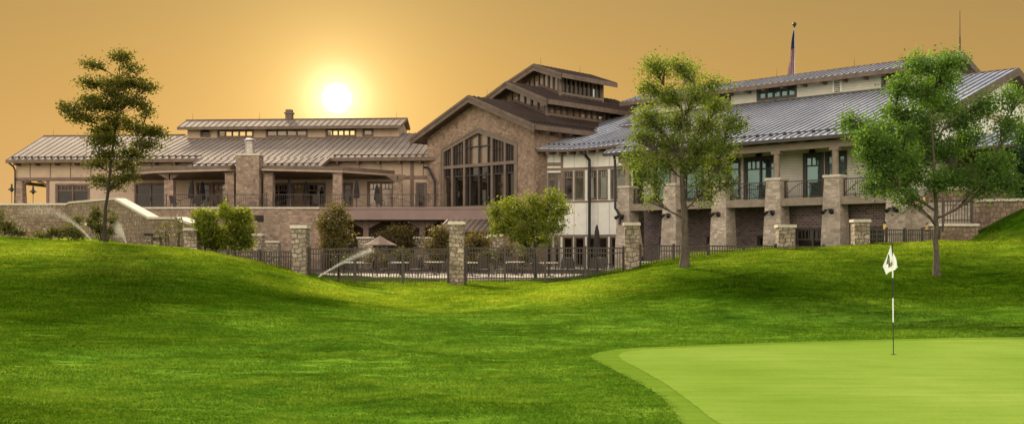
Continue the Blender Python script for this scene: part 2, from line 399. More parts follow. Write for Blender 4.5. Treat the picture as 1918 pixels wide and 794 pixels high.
for X, D, z in [(-14, 38, 1.72), (-19, 38, 1.85), (-9, 38, 1.12), (-14, 30, .78), (-8, 30, .45), (-19, 30, .92), (-3, 30, .10), (-8, 22, .2), (-12, 22, .32), (-4, 22, .07), (-17, 22, .45), (-6, 15, .1), (-10, 15, .2), (-3, 15, .05), (-3.2, 12, .05), (-6, 11, .2),
                (-6, 5, .15), (0, 5, 0), (6, 5, 0), (0, 12, 0), (0, 17, 0), (0, 22, .0), (4, 24, .0), (10, 24, .04), (14, 24.5, .08), (5, 18, 0), (10, 16, 0), (5, 12, 0),
                (-24, 54, 2.35), (-18, 54, 2.0), (-12, 52, .9), (-14, 60, .6), (-6, 52, .5), (0, 52, .46), (5, 52, .5), (0, 60, .42), (6, 60, .45), (12, 54, .7), (-6, 70, .4), (-24, 62, 2.5), (-33, 60, 2.6), (8, 70, .4), (18, 54, 1.2), (24, 52, 2.1), (30, 48, 2.2), (-28, 46, 2.7), (-22, 70, 1.0), (-30, 75, 2.0), (24.5, 47, 2.1)]:
    CP.append((X, D, z))
CPa = np.array(CP)
def tps_fit(c):
    n = len(c); d = np.hypot(c[:, None, 0]-c[None, :, 0], c[:, None, 1]-c[None, :, 1])
    K = np.where(d > 0, d*d*np.log(d+1e-9), 0)+np.eye(n)*.4
    Pm = np.c_[np.ones(n), c[:, :2]]; A = np.zeros((n+3, n+3)); A[:n, :n] = K; A[:n, n:] = Pm; A[n:, :n] = Pm.T
    return np.linalg.solve(A, np.r_[c[:, 2], 0, 0, 0])
TW = tps_fit(CPa)
GREEN_PX = [(1098, 667), (1125, 658), (1180, 651.5), (1300, 647), (1450, 641.5), (1600, 637), (1750, 633.5), (1918, 631), (2300, 628)]
def on0(x, y): D = CZ*FPX/(y-HY); return ((x-CX)/FPX*D, D)
far = [on0(*q) for q in GREEN_PX]
near_c = [on0(*q) for q in [(1098, 667), (1140, 688), (1200, 719), (1240, 743), (1262, 768), (1275, 794)]]+[(2.05, 10.5), (2.2, 8), (4, 5), (16, 5), (22, 12), (19, 22)]
near_g = [on0(*q) for q in [(1150, 667), (1195, 690), (1240, 715), (1290, 750), (1320, 775), (1345, 794)]]+[(2.6, 10.5), (2.9, 8.2), (4.4, 5.6), (15.5, 5.6), (21, 12), (18, 21)]
far_g = [on0(x, y+3.2) for x, y in [(1180, 652.5), (1300, 648), (1450, 642.5), (1600, 638), (1750, 634.5), (1918, 632), (2300, 629)]]
collar_poly = far+near_c[:0:-1]
green_poly = far_g+near_g[::-1]
def inpoly(X, Y, poly):
    r = np.zeros(X.shape, bool); n = len(poly)
    for i in range(n):
        x1, y1 = poly[i]; x2, y2 = poly[(i+1) % n]
        if y1 == y2: continue
        c = ((y1 > Y) != (y2 > Y)) & (X < (x2-x1)*(Y-y1)/(y2-y1)+x1); r ^= c
    return r
def sdist(X, Y, poly):
    d = np.full(X.shape, 1e9); n = len(poly)
    for i in range(n):
        x1, y1 = poly[i]; x2, y2 = poly[(i+1) % n]; ex, ey = x2-x1, y2-y1
        tt = np.clip(((X-x1)*ex+(Y-y1)*ey)/(ex*ex+ey*ey), 0, 1); d = np.minimum(d, np.hypot(X-x1-tt*ex, Y-y1-tt*ey))
    return np.where(inpoly(X, Y, poly), -d, d)
def sst(x, a, b): u = np.clip((x-a)/(b-a), 0, 1); return u*u*(3-2*u)
rs = np.random.RandomState(7)
WV = [(rs.uniform(.5, 3.2), rs.uniform(0, 6.28), rs.uniform(0, 6.28)) for _ in range(26)]
def vnoise(x, y, sc, seed):
    r = np.random.RandomState(seed); T = r.uniform(0, 1, (256, 256)); u = x/sc; v = y/sc; i = np.floor(u).astype(int); j = np.floor(v).astype(int); fu = u-i; fv = v-j
    fu = fu*fu*(3-2*fu); fv = fv*fv*(3-2*fv); q = lambda a, b: T[(i+a) % 256, (j+b) % 256]
    return (q(0, 0)*(1-fu)+q(1, 0)*fu)*(1-fv)+(q(0, 1)*(1-fu)+q(1, 1)*fu)*fv
def ground(X, Y):
    X = np.asarray(X, float); Y = np.asarray(Y, float); sh = X.shape; x = X.ravel(); y = Y.ravel(); z = np.zeros(x.shape)
    for i in range(0, len(x), 20000):
        xx = np.clip(x[i:i+20000], -34, 34); yy = np.clip(y[i:i+20000], 3, 78)
        d2 = (xx[:, None]-CPa[None, :, 0])**2+(yy[:, None]-CPa[None, :, 1])**2
        z[i:i+20000] = (.5*d2*np.log(d2+1e-12))@TW[:-3]+TW[-3]+TW[-2]*xx+TW[-1]*yy
    far_ = np.maximum(sst(np.hypot(np.maximum(np.abs(x)-34, 0), np.maximum(np.maximum(3-y, y-78), 0)), 0, 40), 0)
    z = z*(1-far_)+.3*far_
    sdm = sdist(x, y, collar_poly)
    und = np.zeros(x.shape)
    for f, ph, th in WV:
        und += .011/f**.6*np.sin(f*(x*math.cos(th)*.7+y*math.sin(th)*1.3)+ph)
    ur = x*.96+y*.2; vr = y*.96-x*.2
    und += .10*(vnoise(ur*.55, vr, 2.1, 21)-.5)+.055*(vnoise(ur*.6, vr, .9, 22)-.5)+.03*(vnoise(ur*.7, vr, .48, 23)-.5)
    z += und*(1-far_)
    z += sst(y, 45.2, 48)*np.clip((x-21.9)*.68, 0, 2.6)*(1-sst(x, 30, 60))*(1-sst(y, 56, 70))
    k = sst(sdm, .15, 1.4); z = z*k+.0*(1-k)
    return z.reshape(sh)
def gz(X, Y): return float(ground(np.array([X]), np.array([Y]))[0])

def axis(lo, hi, step, ext, n):
    c = list(np.arange(lo, hi+1e-6, step)); g = [ext*((k/n)**3) for k in range(1, n+1)]
    return np.array([lo-q for q in g[::-1]]+c+[hi+q for q in g])
xs = axis(-36, 36, .2, 3500, 26); ys = axis(2, 80, .2, 3500, 26)
GX, GY = np.meshgrid(xs, ys); GZ = ground(GX, GY)
nx, ny = len(xs), len(ys); idx = np.arange(nx*ny).reshape(ny, nx)
Fq = np.stack([idx[:-1, :-1], idx[:-1, 1:], idx[1:, 1:], idx[1:, :-1]], -1).reshape(-1, 4)
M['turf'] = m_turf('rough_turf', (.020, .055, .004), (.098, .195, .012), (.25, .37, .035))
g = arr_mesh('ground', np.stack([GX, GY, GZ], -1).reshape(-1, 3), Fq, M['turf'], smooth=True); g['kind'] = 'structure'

def flat_sheet(name, poly, z, m, thick=.0):
    mb = MB(); mb.face([(x, y, z) for x, y in poly]); o = mb.build(name, m); o['kind'] = 'structure'; return o
def smooth_poly(p, it=2):
    for _ in range(it):
        q = []
        for i in range(len(p)):
            a = p[i]; b = p[(i+1) % len(p)]
            q += [(a[0]*.75+b[0]*.25, a[1]*.75+b[1]*.25), (a[0]*.25+b[0]*.75, a[1]*.25+b[1]*.75)]
        p = q
    return p
def m_green(name, cols):
    m, t, b = base(name, .95, spec=0)
    a = t.noise(posvec(t), .22, 4, .6); st = t.noise(posvec(t, (.25, 2.2, 1)), 1.4, 5, .7); fi = t.noise(posvec(t, (.7, 1, 1)), 26, 5, .75); fr = t.noise(posvec(t), 120, 2, .7)
    f = t.math('MULTIPLY_ADD', a, .4, t.math('MULTIPLY_ADD', st, .28, t.math('MULTIPLY_ADD', fi, .22, t.math('MULTIPLY', fr, .15))))
    t.link(t.ramp(f, [(.36, cols[0]), (.52, cols[1]), (.68, cols[2])]), b.inputs['Base Color']); bump(t, b, t.math('ADD', fi, fr), .35, .02); return m
M['collar'] = m_green('collar_turf', ((.085, .17, .012), (.155, .262, .024), (.24, .345, .055)))
M['green'] = m_green('putting_turf', ((.135, .245, .022), (.215, .335, .042), (.32, .425, .085)))
def ragged(p, amp, seed):
    r = random.Random(seed); q = []
    for a, b in zip(p, p[1:]+p[:1]):
        L = math.hypot(b[0]-a[0], b[1]-a[1]); n = max(1, int(L/.06)) if L < 4 else 12
        q += [(a[0]+(b[0]-a[0])*k/n+r.uniform(-amp, amp), a[1]+(b[1]-a[1])*k/n+r.uniform(-amp, amp)*1.6) for k in range(n)]
    return q
flat_sheet('fairway_collar', ragged(smooth_poly(collar_poly, 2), .018, 1), .006, M['collar'])
flat_sheet('putting_green', ragged(smooth_poly(green_poly, 2), .02, 2), .011, M['green'])
mb = MB(); mb.box(W0, -22, 6.8, 52.5, 60.5, .36, .56); mb.build('patio', M['concrete'], kind='structure')
mb = MB(); mb.box(W0, -22, 6.8, 60.505, 84, .3, .5); mb.build('planting_bed', M['mulch'], kind='structure')

# ------------------------------------------------------------------ clubhouse
ART = (.719, -.695); 
RF = Frame(15.51, 60, *ART)                 # right wing: a to the right, w into the building
HF = Frame(1.605, 75, *ART)                 # gabled hall, origin at its right front corner
LF = Frame(-41.6, 86, .9976, -.0698)        # left wing
club = thing('clubhouse', 'sprawling golf clubhouse with stone gable hall, tiered clerestory and long metal-roofed wings', 'clubhouse', (1.6, 75, .4))

def wall_holes(mb, F, a0, a1, z0, z1, w, holes, depth=.25, m=0):
    A = sorted({a0, a1, *[h[0] for h in holes], *[h[1] for h in holes]}); Z = sorted({z0, z1, *[h[2] for h in holes], *[h[3] for h in holes]})
    for i in range(len(A)-1):
        for j in range(len(Z)-1):
            ca = (A[i]+A[i+1])/2; cz = (Z[j]+Z[j+1])/2
            if ca < a0 or ca > a1 or any(h[0] < ca < h[1] and h[2] < cz < h[3] for h in holes): continue
            mb.face([F.p(A[i], w, Z[j]), F.p(A[i+1], w, Z[j]), F.p(A[i+1], w, Z[j+1]), F.p(A[i], w, Z[j+1])], m)
    for h in holes:
        b = w+depth
        for (p, q) in (((h[0], h[2]), (h[1], h[2])), ((h[1], h[2]), (h[1], h[3])), ((h[1], h[3]), (h[0], h[3])), ((h[0], h[3]), (h[0], h[2]))):
            mb.face([F.p(p[0], w, p[1]), F.p(q[0], w, q[1]), F.p(q[0], b, q[1]), F.p(p[0], b, p[1])], m)

def window(F, h, w, glass, fm, name='window', cols=1, lites=3, top=.28, cas=.11, handle=False, label=None):
    a0, a1, z0, z1 = h; mb = MB(); f0, f1 = w-.06, w+.13
    mb.box(F, a0-cas, a0, f0, w+.02, z0-cas, z1+cas); mb.box(F, a1, a1+cas, f0, w+.02, z0-cas, z1+cas)
    mb.box(F, a0, a1, f0, w+.02, z1, z1+cas); mb.box(F, a0, a1, f0-.03, w+.02, z0-cas, z0)
    cw = (a1-a0)/cols
    for c in range(cols):
        b0 = a0+c*cw; b1 = b0+cw
        if c: mb.box(F, b0-.055, b0+.055, w+.0, f1, z0, z1)
        s = .07
        mb.box(F, b0+.002, b0+s, w+.04, f1-.01, z0, z1); mb.box(F, b1-s, b1-.002, w+.04, f1-.01, z0, z1)
        mb.box(F, b0+s, b1-s, w+.04, f1-.012, z0, z0+s); mb.box(F, b0+s, b1-s, w+.04, f1-.012, z1-s, z1)
        if lites:
            zt = z1-(z1-z0)*top
            mb.box(F, b0+s, b1-s, w+.045, f1-.014, zt-.04, zt+.04)
            for k in range(1, lites):
                x = b0+s+(b1-b0-2*s)*k/lites; mb.box(F, x-.028, x+.028, w+.05, f1-.016, zt+.04, z1-s)
    o = mb.build(name, fm, club, label=label)
    g = MB(); g.face([F.p(a0, w+.1, z0), F.p(a1, w+.1, z0), F.p(a1, w+.1, z1), F.p(a0, w+.1, z1)])
    g.build('window_pane' if name != 'door' else 'door_pane', glass, o)
    if handle:
        k = MB(); x = (a0+a1)/2 if cols == 2 else a1-.12
        k.box(F, x-.02, x+.02, w-.07, w+.04, z0+.85, z0+1.2); k.build('handle', M['metal'], o)
    return o

def one(name, m, *bx, parent=None):
    q = MB(); q.box(*bx); return q.build(name, m, parent or club)
def slope(mb, F, ae, we, ze, ar, wr, zr, pitch=.45, th=.2, seam=(.05, .085)):
    """roof plane: eave ends ae=(a0,a1) at (we,ze) up to ridge ends ar at (wr,zr). material 0 sheet, 1 edge and soffit"""
    e0, e1 = F.p(ae[0], we, ze), F.p(ae[1], we, ze); r0, r1 = F.p(ar[0], wr, zr), F.p(ar[1], wr, zr)
    d = Vector((0, 0, th)); mb.face([e0, e1, r1, r0], 0)
    lo = [q-d for q in (e0, e1, r1, r0)]; mb.face(lo, 1)
    hi = [e0, e1, r1, r0]
    for k in range(4): j = (k+1) % 4; mb.face([lo[k], lo[j], hi[j], hi[k]], 1)
    n = max(1, round(abs(ae[1]-ae[0])/pitch)); t_ = (e1-e0).normalized()*seam[0]/2; up = Vector((0, 0, seam[1]))
    for k in range(n+1):
        s = k/n; a = e0.lerp(e1, s); b = r0.lerp(r1, s)
        if k == 0: a = a+t_; b = b+t_
        if k == n: a = a-t_; b = b-t_
        mb.face([a-t_, a-t_+up, b-t_+up, b-t_], 2); mb.face([a+t_, a+t_+up, b+t_+up, b+t_], 2)
        mb.face([a-t_+up, a+t_+up, b+t_+up, b-t_+up], 0); mb.face([a-t_, a+t_, a+t_+up, a-t_+up], 0)

def guards(parent, F, a0, a1, we, ze, sl, off=.75, pitch=.9):
    mb = MB(); w = we+off; z = ze+sl*off
    mb.tube(F.p(a0+.2, w, z+.12), F.p(a1-.2, w, z+.12), .03, n=6)
    n = int((a1-a0-.4)/pitch)
    for k in range(n+1): a = a0+.2+k*pitch; mb.box(F, a-.06, a+.06, w-.08, w+.08, z-.02, z+.16)
    return mb.build('snow_guard', M['metal'], parent)

# ---- right wing
zR = lambda w: 8.35+.32*(w+.8)
mb = MB()
slope(mb, RF, (-12.3, 8.5), -.8, zR(-.8), (-12.3, 8.5), 15, zR(15))
slope(mb, RF, (-12.3, 8.5), 30.8, zR(-.8), (-12.3, 8.5), 15.02, zR(15))
slope(mb, RF, (-26, -12.35), 9.5, zR(9.5)-.05, (-26, -12.35), 15, zR(15)-.05)
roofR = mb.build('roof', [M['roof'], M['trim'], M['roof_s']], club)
guards(roofR, RF, -12.3, 8.5, -.8, zR(-.8), .32, .9, .9)
mb = MB(); mb.box(RF, -12.3, 8.5, -.96, -.805, 8.14, 8.34); mb.build('gutter', M['frame'], roofR)
# upper wall behind the balcony
WU = 2.6
ups = [(-10.6, -9.4, 'w1'), (-8.2, -6.9, 'w2'), (-6.3, -5.6, 'w1b'), (-4.85, -4.15, 's'), (-3.65, -1.6, 'd'), (.42, 1.5, 'd1'), (1.85, 2.95, 'd1'), (4.5, 6.5, 'd')]
holes = [(a, b, 5.0 if k[0] == 'd' else 5.3, 7.62) for a, b, k in ups]
mb = MB(); wall_holes(mb, RF, -11.6, 7.7, 4.9, 9.2, WU, holes)
mb.build('clapboard_wall', M['siding'], club)
for (a, b, k), h in zip(ups, holes):
    window(RF, h, WU, M['glass_teal'], M['frame'], 'door' if k[0] == 'd' else 'window', 2 if k == 'd' else 1, 3 if k != 's' else 1, .24, handle=k[0] == 'd', cas=.13)
# gable end
mb = MB(); wf, wb = 2.6, 27.5
mb.face([RF.p(7.7, wf, .5), RF.p(7.7, wb, .5), RF.p(7.7, wb, zR(wf)-.2), RF.p(7.7, 15, zR(15)-.2), RF.p(7.7, wf, zR(wf)-.2)]); mb.build('gable_wall', M['panel'], club)
for w in np.arange(3.4, 27, 1.22): one('batten', M['batten'], RF, 7.705, 7.74, w-.04, w+.04, 5, min(zR(w), zR(30-w))-.25)
one('trim_band', M['panel_w'], RF, 7.704, 7.80, 2.6, 27, 10.1, 10.4)
mb = MB(); mb.box(RF, 8.505, 8.56, -.8, -.6, 8, 8.3)
for s in (0, 1):
    w0, w1 = (-.8, 15) if s == 0 else (30.8, 15)
    b = [RF.p(8.505, w0, zR(-.8)-.42), RF.p(8.60, w0, zR(-.8)-.42), RF.p(8.60, w1, zR(15)-.42), RF.p(8.505, w1, zR(15)-.42)]
    mb.hexa(b, [q+Vector((0, 0, .46)) for q in b])
mb.build('rake_board', M['trim_l'], roofR)
# balcony
mb = MB(); mb.box(RF, -11.5, 7.3, -.25, 2.55, 4.70, 4.92); mb.build('balcony_floor', M['ceil'], club)
mb = MB(); mb.box(RF, -11.5, 7.3, -.42, -.255, 4.5, 4.94); mb.build('balcony_fascia', M['post'], club)
mb = MB(); mb.box(RF, -11.6, 7.6, -.18, .18, 7.72, 8.12)
mb.build('porch_beam', M['post'], club)
for a in np.arange(-11.5, 7.6, 1.22): one('rafter', M['trim_l'], RF, a-.07, a+.07, -.7, 2.5, 8.13, 8.32)
COLS = [-10.95, -7.3, -3.65, 0, 3.65, 7.3]
for i, a in enumerate(COLS):
    mb = MB(); mb.taper(RF, a, 0, .2, 6.02, .66, .45); o = mb.build('stone_column', M['stone_col'], club)
    mb = MB(); mb.taper(RF, a, 0, 6.02, 6.16, .52, .52); mb.build('column_cap', M['cap'], o)
    mb = MB(); mb.tube(RF.p(a, 0, 6.16), RF.p(a, 0, 7.72), .20, .18, 12); o = mb.build('porch_post', M['post'], club); one('post_head', M['post'], RF, a-.28, a+.28, -.2, .2, 7.55, 7.718, parent=o)
    # twin-head lamp on the column front
    mb = MB(); z = 4.15; f = -.545
    mb.box(RF, a-.07, a+.07, f-.12, f+.1, z-.1, z+.12); mb.tube(RF.p(a-.28, f-.2, z+.05), RF.p(a+.28, f-.2, z+.05), .035)
    for s in (-1, 1): mb.tube(RF.p(a+s*.2, f-.16, z+.02), RF.p(a+s*.27, f-.42, z-.12), .07, .12, 10)
    mb.build('flood_lamp', M['metal'], club)
for a0, a1 in zip(COLS, COLS[1:]):
    mb = MB(); b0, b1 = a0+.52, a1-.52
    mb.box(RF, b0, b1, -.03, .03, 5.9, 5.96); mb.box(RF, b0, b1, -.02, .02, 5.02, 5.07)
    n = int((b1-b0)/.125)
    for k in range(n+1): a = b0+(b1-b0)*k/n; mb.box(RF, a-.009, a+.009, -.009, .009, 5.07, 5.9)
    pts = [RF.p(b0+(b1-b0)*k/12, -.03, 5.05+.78*math.sin(math.pi*k/12)) for k in range(13)]; mb.pipe(pts, .02, 6)
    for a in (b0+.02, (b0+b1)/2, b1-.02): mb.box(RF, a-.025, a+.025, -.025, .025, 4.94, 5.96)
    mb.build('balcony_railing', M['bronze'], club)
for a in (-2.6, 1.0, 2.4, 5.5):
    mb = MB(); z = 7.95; mb.box(RF, a-.08, a+.08, WU-.2, WU, z-.16, z+.16); mb.tube(RF.p(a, WU-.28, z-.2), RF.p(a, WU-.28, z+.06), .2, .1, 10); mb.build('wall_sconce', M['metal'], club)
# lower storey
hl = [(-10.2, -9.2, .3, 2.75), (-6.45, -5.75, .3, 2.75), (-2.75, -2.1, .3, 2.75)]
mb = MB(); wall_holes(mb, RF, -11.6, .12, .0, 4.7, WU+.05, hl); mb.build('brick_wall', M['brick'], club)
for h in hl: window(RF, h, WU+.05, M['glass_dk'], M['frame'], 'door', 1, 0, handle=True)
hr = [(.75, 2.75, .3, 3.15), (4.6, 6.6, .3, 3.15)]
mb = MB(); wall_holes(mb, RF, .12, 7.3, 0, 4.7, 1.0, hr); mb.face([RF.p(.12, 1, 0), RF.p(.12, 2.7, 0), RF.p(.12, 2.7, 4.7), RF.p(.12, 1, 4.7)]); mb.build('brick_wall', M['brick'], club)
for h in hr: window(RF, h, 1.0, M['glass_dk'], M['frame'], 'door', 2, 4, .2, handle=True)
mb = MB(); mb.box(RF, 7.35, 12.5, .3, 1.0, .5, 4.45); mb.build('stone_end_wall', M['stone_col'], club)
# clerestory on the right wing
CW = 12.6; ca0, ca1 = -20, 4.3
wl = [(RF.at(1421, CW), RF.at(1489, CW)), (RF.at(1346, CW), RF.at(1366, CW)), (RF.at(1655, CW), RF.at(1700, CW))]
ch = [(a, b, 12.95, 13.72) for a, b in wl]; lv = (RF.at(1563, CW), RF.at(1574, CW), 12.85, 13.7)
mb = MB(); wall_holes(mb, RF, ca0, ca1, 12.2, 14.1, CW, ch+[lv])
for a in (ca0, ca1): mb.face([RF.p(a, CW, 12.2), RF.p(a, 17.4, 12.2), RF.p(a, 17.4, 14.0), RF.p(a, 15, 14.55), RF.p(a, CW, 14.0)])
mb.build('clerestory_wall', M['siding'], club)
for h, n in zip(ch, (5, 1, 3)): window(RF, h, CW, M['glass_teal'] if n == 5 else M['glass_green'], M['frame'], 'clerestory_window', n, 0, cas=.14)
mb = MB(); mb.box(RF, lv[0]-.12, lv[0], CW-.05, CW+.1, lv[2], lv[3]); mb.box(RF, lv[1], lv[1]+.12, CW-.05, CW+.1, lv[2], lv[3])
for k in range(7): z = lv[2]+.06+k*.12; mb.hexa([RF.p(lv[0], CW-.02, z), RF.p(lv[1], CW-.02, z), RF.p(lv[1], CW+.12, z+.07), RF.p(lv[0], CW+.12, z+.07)], [RF.p(lv[0], CW-.02, z+.03), RF.p(lv[1], CW-.02, z+.03), RF.p(lv[1], CW+.12, z+.1), RF.p(lv[0], CW+.12, z+.1)])
mb.build('louver', M['panel'], club)
mb = MB(); mb.box(RF, ca0, ca1, CW-.06, CW-.004, 12.56, 12.76); mb.build('flashing', M['frame'], club)
mb = MB(); slope(mb, RF, (-20.7, 5.1), 11.7, 13.82, (-20.7, 5.1), 15, 14.82, .45, .22); slope(mb, RF, (-20.7, 5.1), 18.3, 13.82, (-20.7, 5.1), 15.02, 14.82, .45, .22)
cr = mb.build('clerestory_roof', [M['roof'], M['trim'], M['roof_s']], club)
mb = MB(); mb.box(RF, -20.7, 5.1, 11.58, 11.695, 13.52, 13.83)
for w0, w1 in ((11.7, 15), (18.3, 15)):
    b = [RF.p(5.105, w0, 13.45), RF.p(5.22, w0, 13.45), RF.p(5.22, w1, 14.45), RF.p(5.105, w1, 14.45)]; mb.hexa(b, [q+Vector((0, 0, .42)) for q in b])
mb.build('fascia', M['trim_l'], cr)
for a in np.arange(-19.8, 4.3, 1.5): one('rafter', M['trim_l'], RF, a-.09, a+.09, 11.75, 12.55, 13.42, 13.62)
for a in (-15.5, -8.5, -2.4, 1.9): 
    mb = MB(); q = RF.p(a, 15, 14.8); mb.tube(q, q+Vector((0, 0, .75)), .018, .006, 5); mb.build('lightning_rod', M['metal'], club)
mb = MB(); q = RF.p(4.9, 15, 14.7); mb.tube(q, q+Vector((0, 0, 1.25)), .055, .045, 6); mb.tube(q+Vector((0, 0, 1.25)), q+Vector((0, 0, 3.0)), .03, .015, 6); mb.box(RF, 4.8, 5.0, 14.93, 15.07, 14.75, 14.9); mb.build('antenna_mast', M['metal'], club)
# end porch at far right
mb = MB(); slope(mb, RF, (7.8, 13.5), 2.2, 7.45, (7.8, 13.5), 6.5, 8.5, .45, .15); mb.build('porch_roof', [M['roof'], M['trim'], M['roof_s']], club)
for a in (9.0, 11.5, 13.2): mb = MB(); mb.taper(RF, a, 2.9, 5.2, 7.5, .14, .14); mb.build('porch_post', M['trim'], club)
mb = MB(); mb.face([RF.p(7.8, 6.5, 5), RF.p(13.5, 6.5, 5), RF.p(13.5, 6.5, 8.4), RF.p(7.8, 6.5, 8.4)]); mb.build('porch_wall', M['trim'], club)
mb = MB(); mb.box(RF, 7.8, 13.5, 2.2, 2.8, 1, 5.2); mb.box(RF, 7.8, 13.5, 2.8, 6.5, 4.9, 5.1); mb.build('porch_base', M['stone_wall'], club)
mb = MB(); mb.box(RF, 7.8, 13.5, 2.1, 2.9, 5.2, 5.34); mb.build('coping', M['cap'], club)
mb = MB(); mb.box(RF, 7.8, 13.5, 2.4, 2.46, 6.25, 6.31)
for a in np.arange(7.9, 13.5, .14): mb.box(RF, a-.011, a+.011, 2.42, 2.44, 5.34, 6.25)
mb.build('porch_railing', M['bronze'], club)

# ---- curved link between hall and right wing
LK = [(1022, 76.0), (1053, 75.8), (1099, 75.1), (1142, 74.2), (1186, 73.0)]
LP = [(PX(x, D), D) for x, D in LK]
lw = MB(); wz = MB(); battens = MB(); trimb = MB()
for i, ((x0, y0), (x1, y1)) in enumerate(zip(LP, LP[1:])):
    f = Frame(x0, y0, x1-x0, y1-y0); L = math.hypot(x1-x0, y1-y0)
    if i == 0: hs = [(.22, .75, 5.62, 7.6), (.82, L-.1, 5.62, 7.6)]
    else: n = 1 if L < 1.75 else (1 if i > 3 else 2); n = 2 if i in (1, 2) else 1; hs = [(.14+(L-.16)*k/n, (L-.16)*(k+1)/n-.06, 5.66, 7.72) for k in range(n)]
    low = [(.1+(L-.1)*k/2, (L-.1)*(k+1)/2-.1, .75, 2.85) for k in range(2)]
    wall_holes(lw, f, 0, L, .3, 9.35, 0, hs+low, .2)
    for k, h in enumerate(hs): window(f, h, 0, M['glass_dk'] if (i, k) in ((0, 0), (1, 0)) else M['glass_green'], M['frame_l'], 'window', 1, 3, .22, cas=.06)
    for k, h in enumerate(low): window(f, h, 0, M['glass_dk'], M['frame_l'], 'window', 1, 0, cas=.06)
    trimb.box(f, 0, L, -.07, -.003, 7.82, 8.0); trimb.box(f, 0, L, -.07, -.003, 5.42, 5.54); trimb.box(f, 0, L, -.07, -.003, 2.94, 3.06)
    for k in range(1, 3): a = L*k/2-.02; battens.box(f, a-.025, a+.025, -.025, -.002, 8.02, 9.3); battens.box(f, a-.025, a+.025, -.025, -.002, 3.08, 5.4)
    if i == 0: trimb.box(f, L-.1, L+.06, -.09, -.003, 5.4, 9.3); trimb.box(f, 0, .12, -.09, -.003, 3, 9.3); trimb.box(f, .12, L-.1, -.08, -.003, 8.15, 8.4)
lk = lw.build('link_wall', M['panel'], club); battens.build('batten', M['batten'], lk); trimb.build('trim_band', M['frame_l'], lk)
V = Vector((.695, .719, 0))
E = [P(1006, 279, 75.0), P(1054, 280, 74.6), P(1100, 277, 73.9), P(1146, 272, 72.9), P(1205, 263, 71.4)]
mb = MB(); gd = MB()
for (e0, e1) in zip(E, E[1:]):
    Lr = 12.5; r0 = e0+V*Lr+Vector((0, 0, .30*Lr)); r1 = e1+V*Lr+Vector((0, 0, .30*Lr)); d = Vector((0, 0, .2))
    mb.face([e0, e1, r1, r0], 0); mb.face([e0-d, e1-d, r1-d, r0-d], 1); mb.face([e0-d, e1-d, e1, e0], 1)
    n = 5; tt = (e1-e0).normalized()*.025; up = Vector((0, 0, .065))
    for k in range(n):
        s = k/n; a = e0.lerp(e1, s); b = r0.lerp(r1, s)
        mb.face([a-tt, a-tt+up, b-tt+up, b-tt], 2); mb.face([a+tt, a+tt+up, b+tt+up, b+tt], 2); mb.face([a-tt+up, a+tt+up, b+tt+up, b-tt+up], 0); mb.face([a-tt, a+tt, a+tt+up, a-tt+up], 0)
        q = a+V*1.3+Vector((0, 0, .42)); gd.tube(q-tt*3, q+tt*3, .07, n=6); gd.tube(q, q-Vector((0, 0, .1)), .04, n=5)
mb.face([E[0]-Vector((0, 0, .2)), E[0], E[0]+V*12.5+Vector((0, 0, 3.75)), E[0]+V*12.5+Vector((0, 0, 3.55))], 1)
lr = mb.build('link_roof', [M['roof'], M['trim'], M['roof_s']], club); gd.build('snow_guard', M['metal'], lr)
for k in range(1, 10):
    s = k/10*4; i = min(int(s), 3); e = E[i].lerp(E[i+1], s-i); dr = (E[i+1]-E[i]).normalized()*.08; b = [e-dr+Vector((0, 0, -.42)), e+dr+Vector((0, 0, -.42)), e+dr+V*1.3+Vector((0, 0, -.2)), e-dr+V*1.3+Vector((0, 0, -.2))]
    mb = MB(); mb.hexa(b, [q+Vector((0, 0, .2)) for q in b]); mb.build('rafter', M['trim'], club)
mb = MB(); mb.pipe([P(1092, 284, 73.9), P(1095, 289, 73.9), P(1104, 300, 74.6), P(1104, 505, 74.4)], .11, 10); mb.build('downspout', M['metal'], club)
mb = MB(); q = RF.p(-11.7, -.5, 8.2); r = RF.p(-11.5, -.6, 6.5); mb.pipe([q, RF.p(-11.55, -.6, 7.9), r, RF.p(-11.5, -.62, 4.7), RF.p(-11.0, -.75, 4.2), RF.p(-11.0, -.8, 3.6)], .085, 8); mb.build('downspout', M['metal'], club)

# ---- stone gable hall
HC = -5.9; ZR1 = 13.7; SL1 = .405
def hz(a, zr=ZR1, sl=SL1): return zr-sl*abs(a-HC)
wbp = [-10.0, -8.82, -7.43, HC, -4.37, -2.98, -1.8]
whead = lambda a: 11.2-.322*abs(a-HC)
mb = MB(); A = sorted({-11.8, 0.0, *wbp})
for a0, a1 in zip(A, A[1:]):
    top = lambda a: hz(a)-.3
    if a0 >= wbp[0]-1e-6 and a1 <= wbp[-1]+1e-6:
        mb.face([HF.p(a0, 0, .2), HF.p(a1, 0, .2), HF.p(a1, 0, 5.15), HF.p(a0, 0, 5.15)])
        mb.face([HF.p(a0, 0, whead(a0)), HF.p(a1, 0, whead(a1)), HF.p(a1, 0, top(a1)), HF.p(a0, 0, top(a0))])
        mb.face([HF.p(a0, 0, whead(a0)), HF.p(a1, 0, whead(a1)), HF.p(a1, .35, whead(a1)), HF.p(a0, .35, whead(a0))])
    else: mb.face([HF.p(a0, 0, .2), HF.p(a1, 0, .2), HF.p(a1, 0, top(a1)), HF.p(a0, 0, top(a0))])
for a in (wbp[0], wbp[-1]): mb.face([HF.p(a, 0, 5.15), HF.p(a, .35, 5.15), HF.p(a, .35, whead(a)), HF.p(a, 0, whead(a))])
mb.face([HF.p(wbp[0], 0, 5.15), HF.p(wbp[-1], 0, 5.15), HF.p(wbp[-1], .35, 5.15), HF.p(wbp[0], .35, 5.15)])
for a in (0, -11.8): mb.face([HF.p(a, 0, .2), HF.p(a, 17, .2), HF.p(a, 17, hz(a)-.3), HF.p(a, 0, hz(a)-.3)])
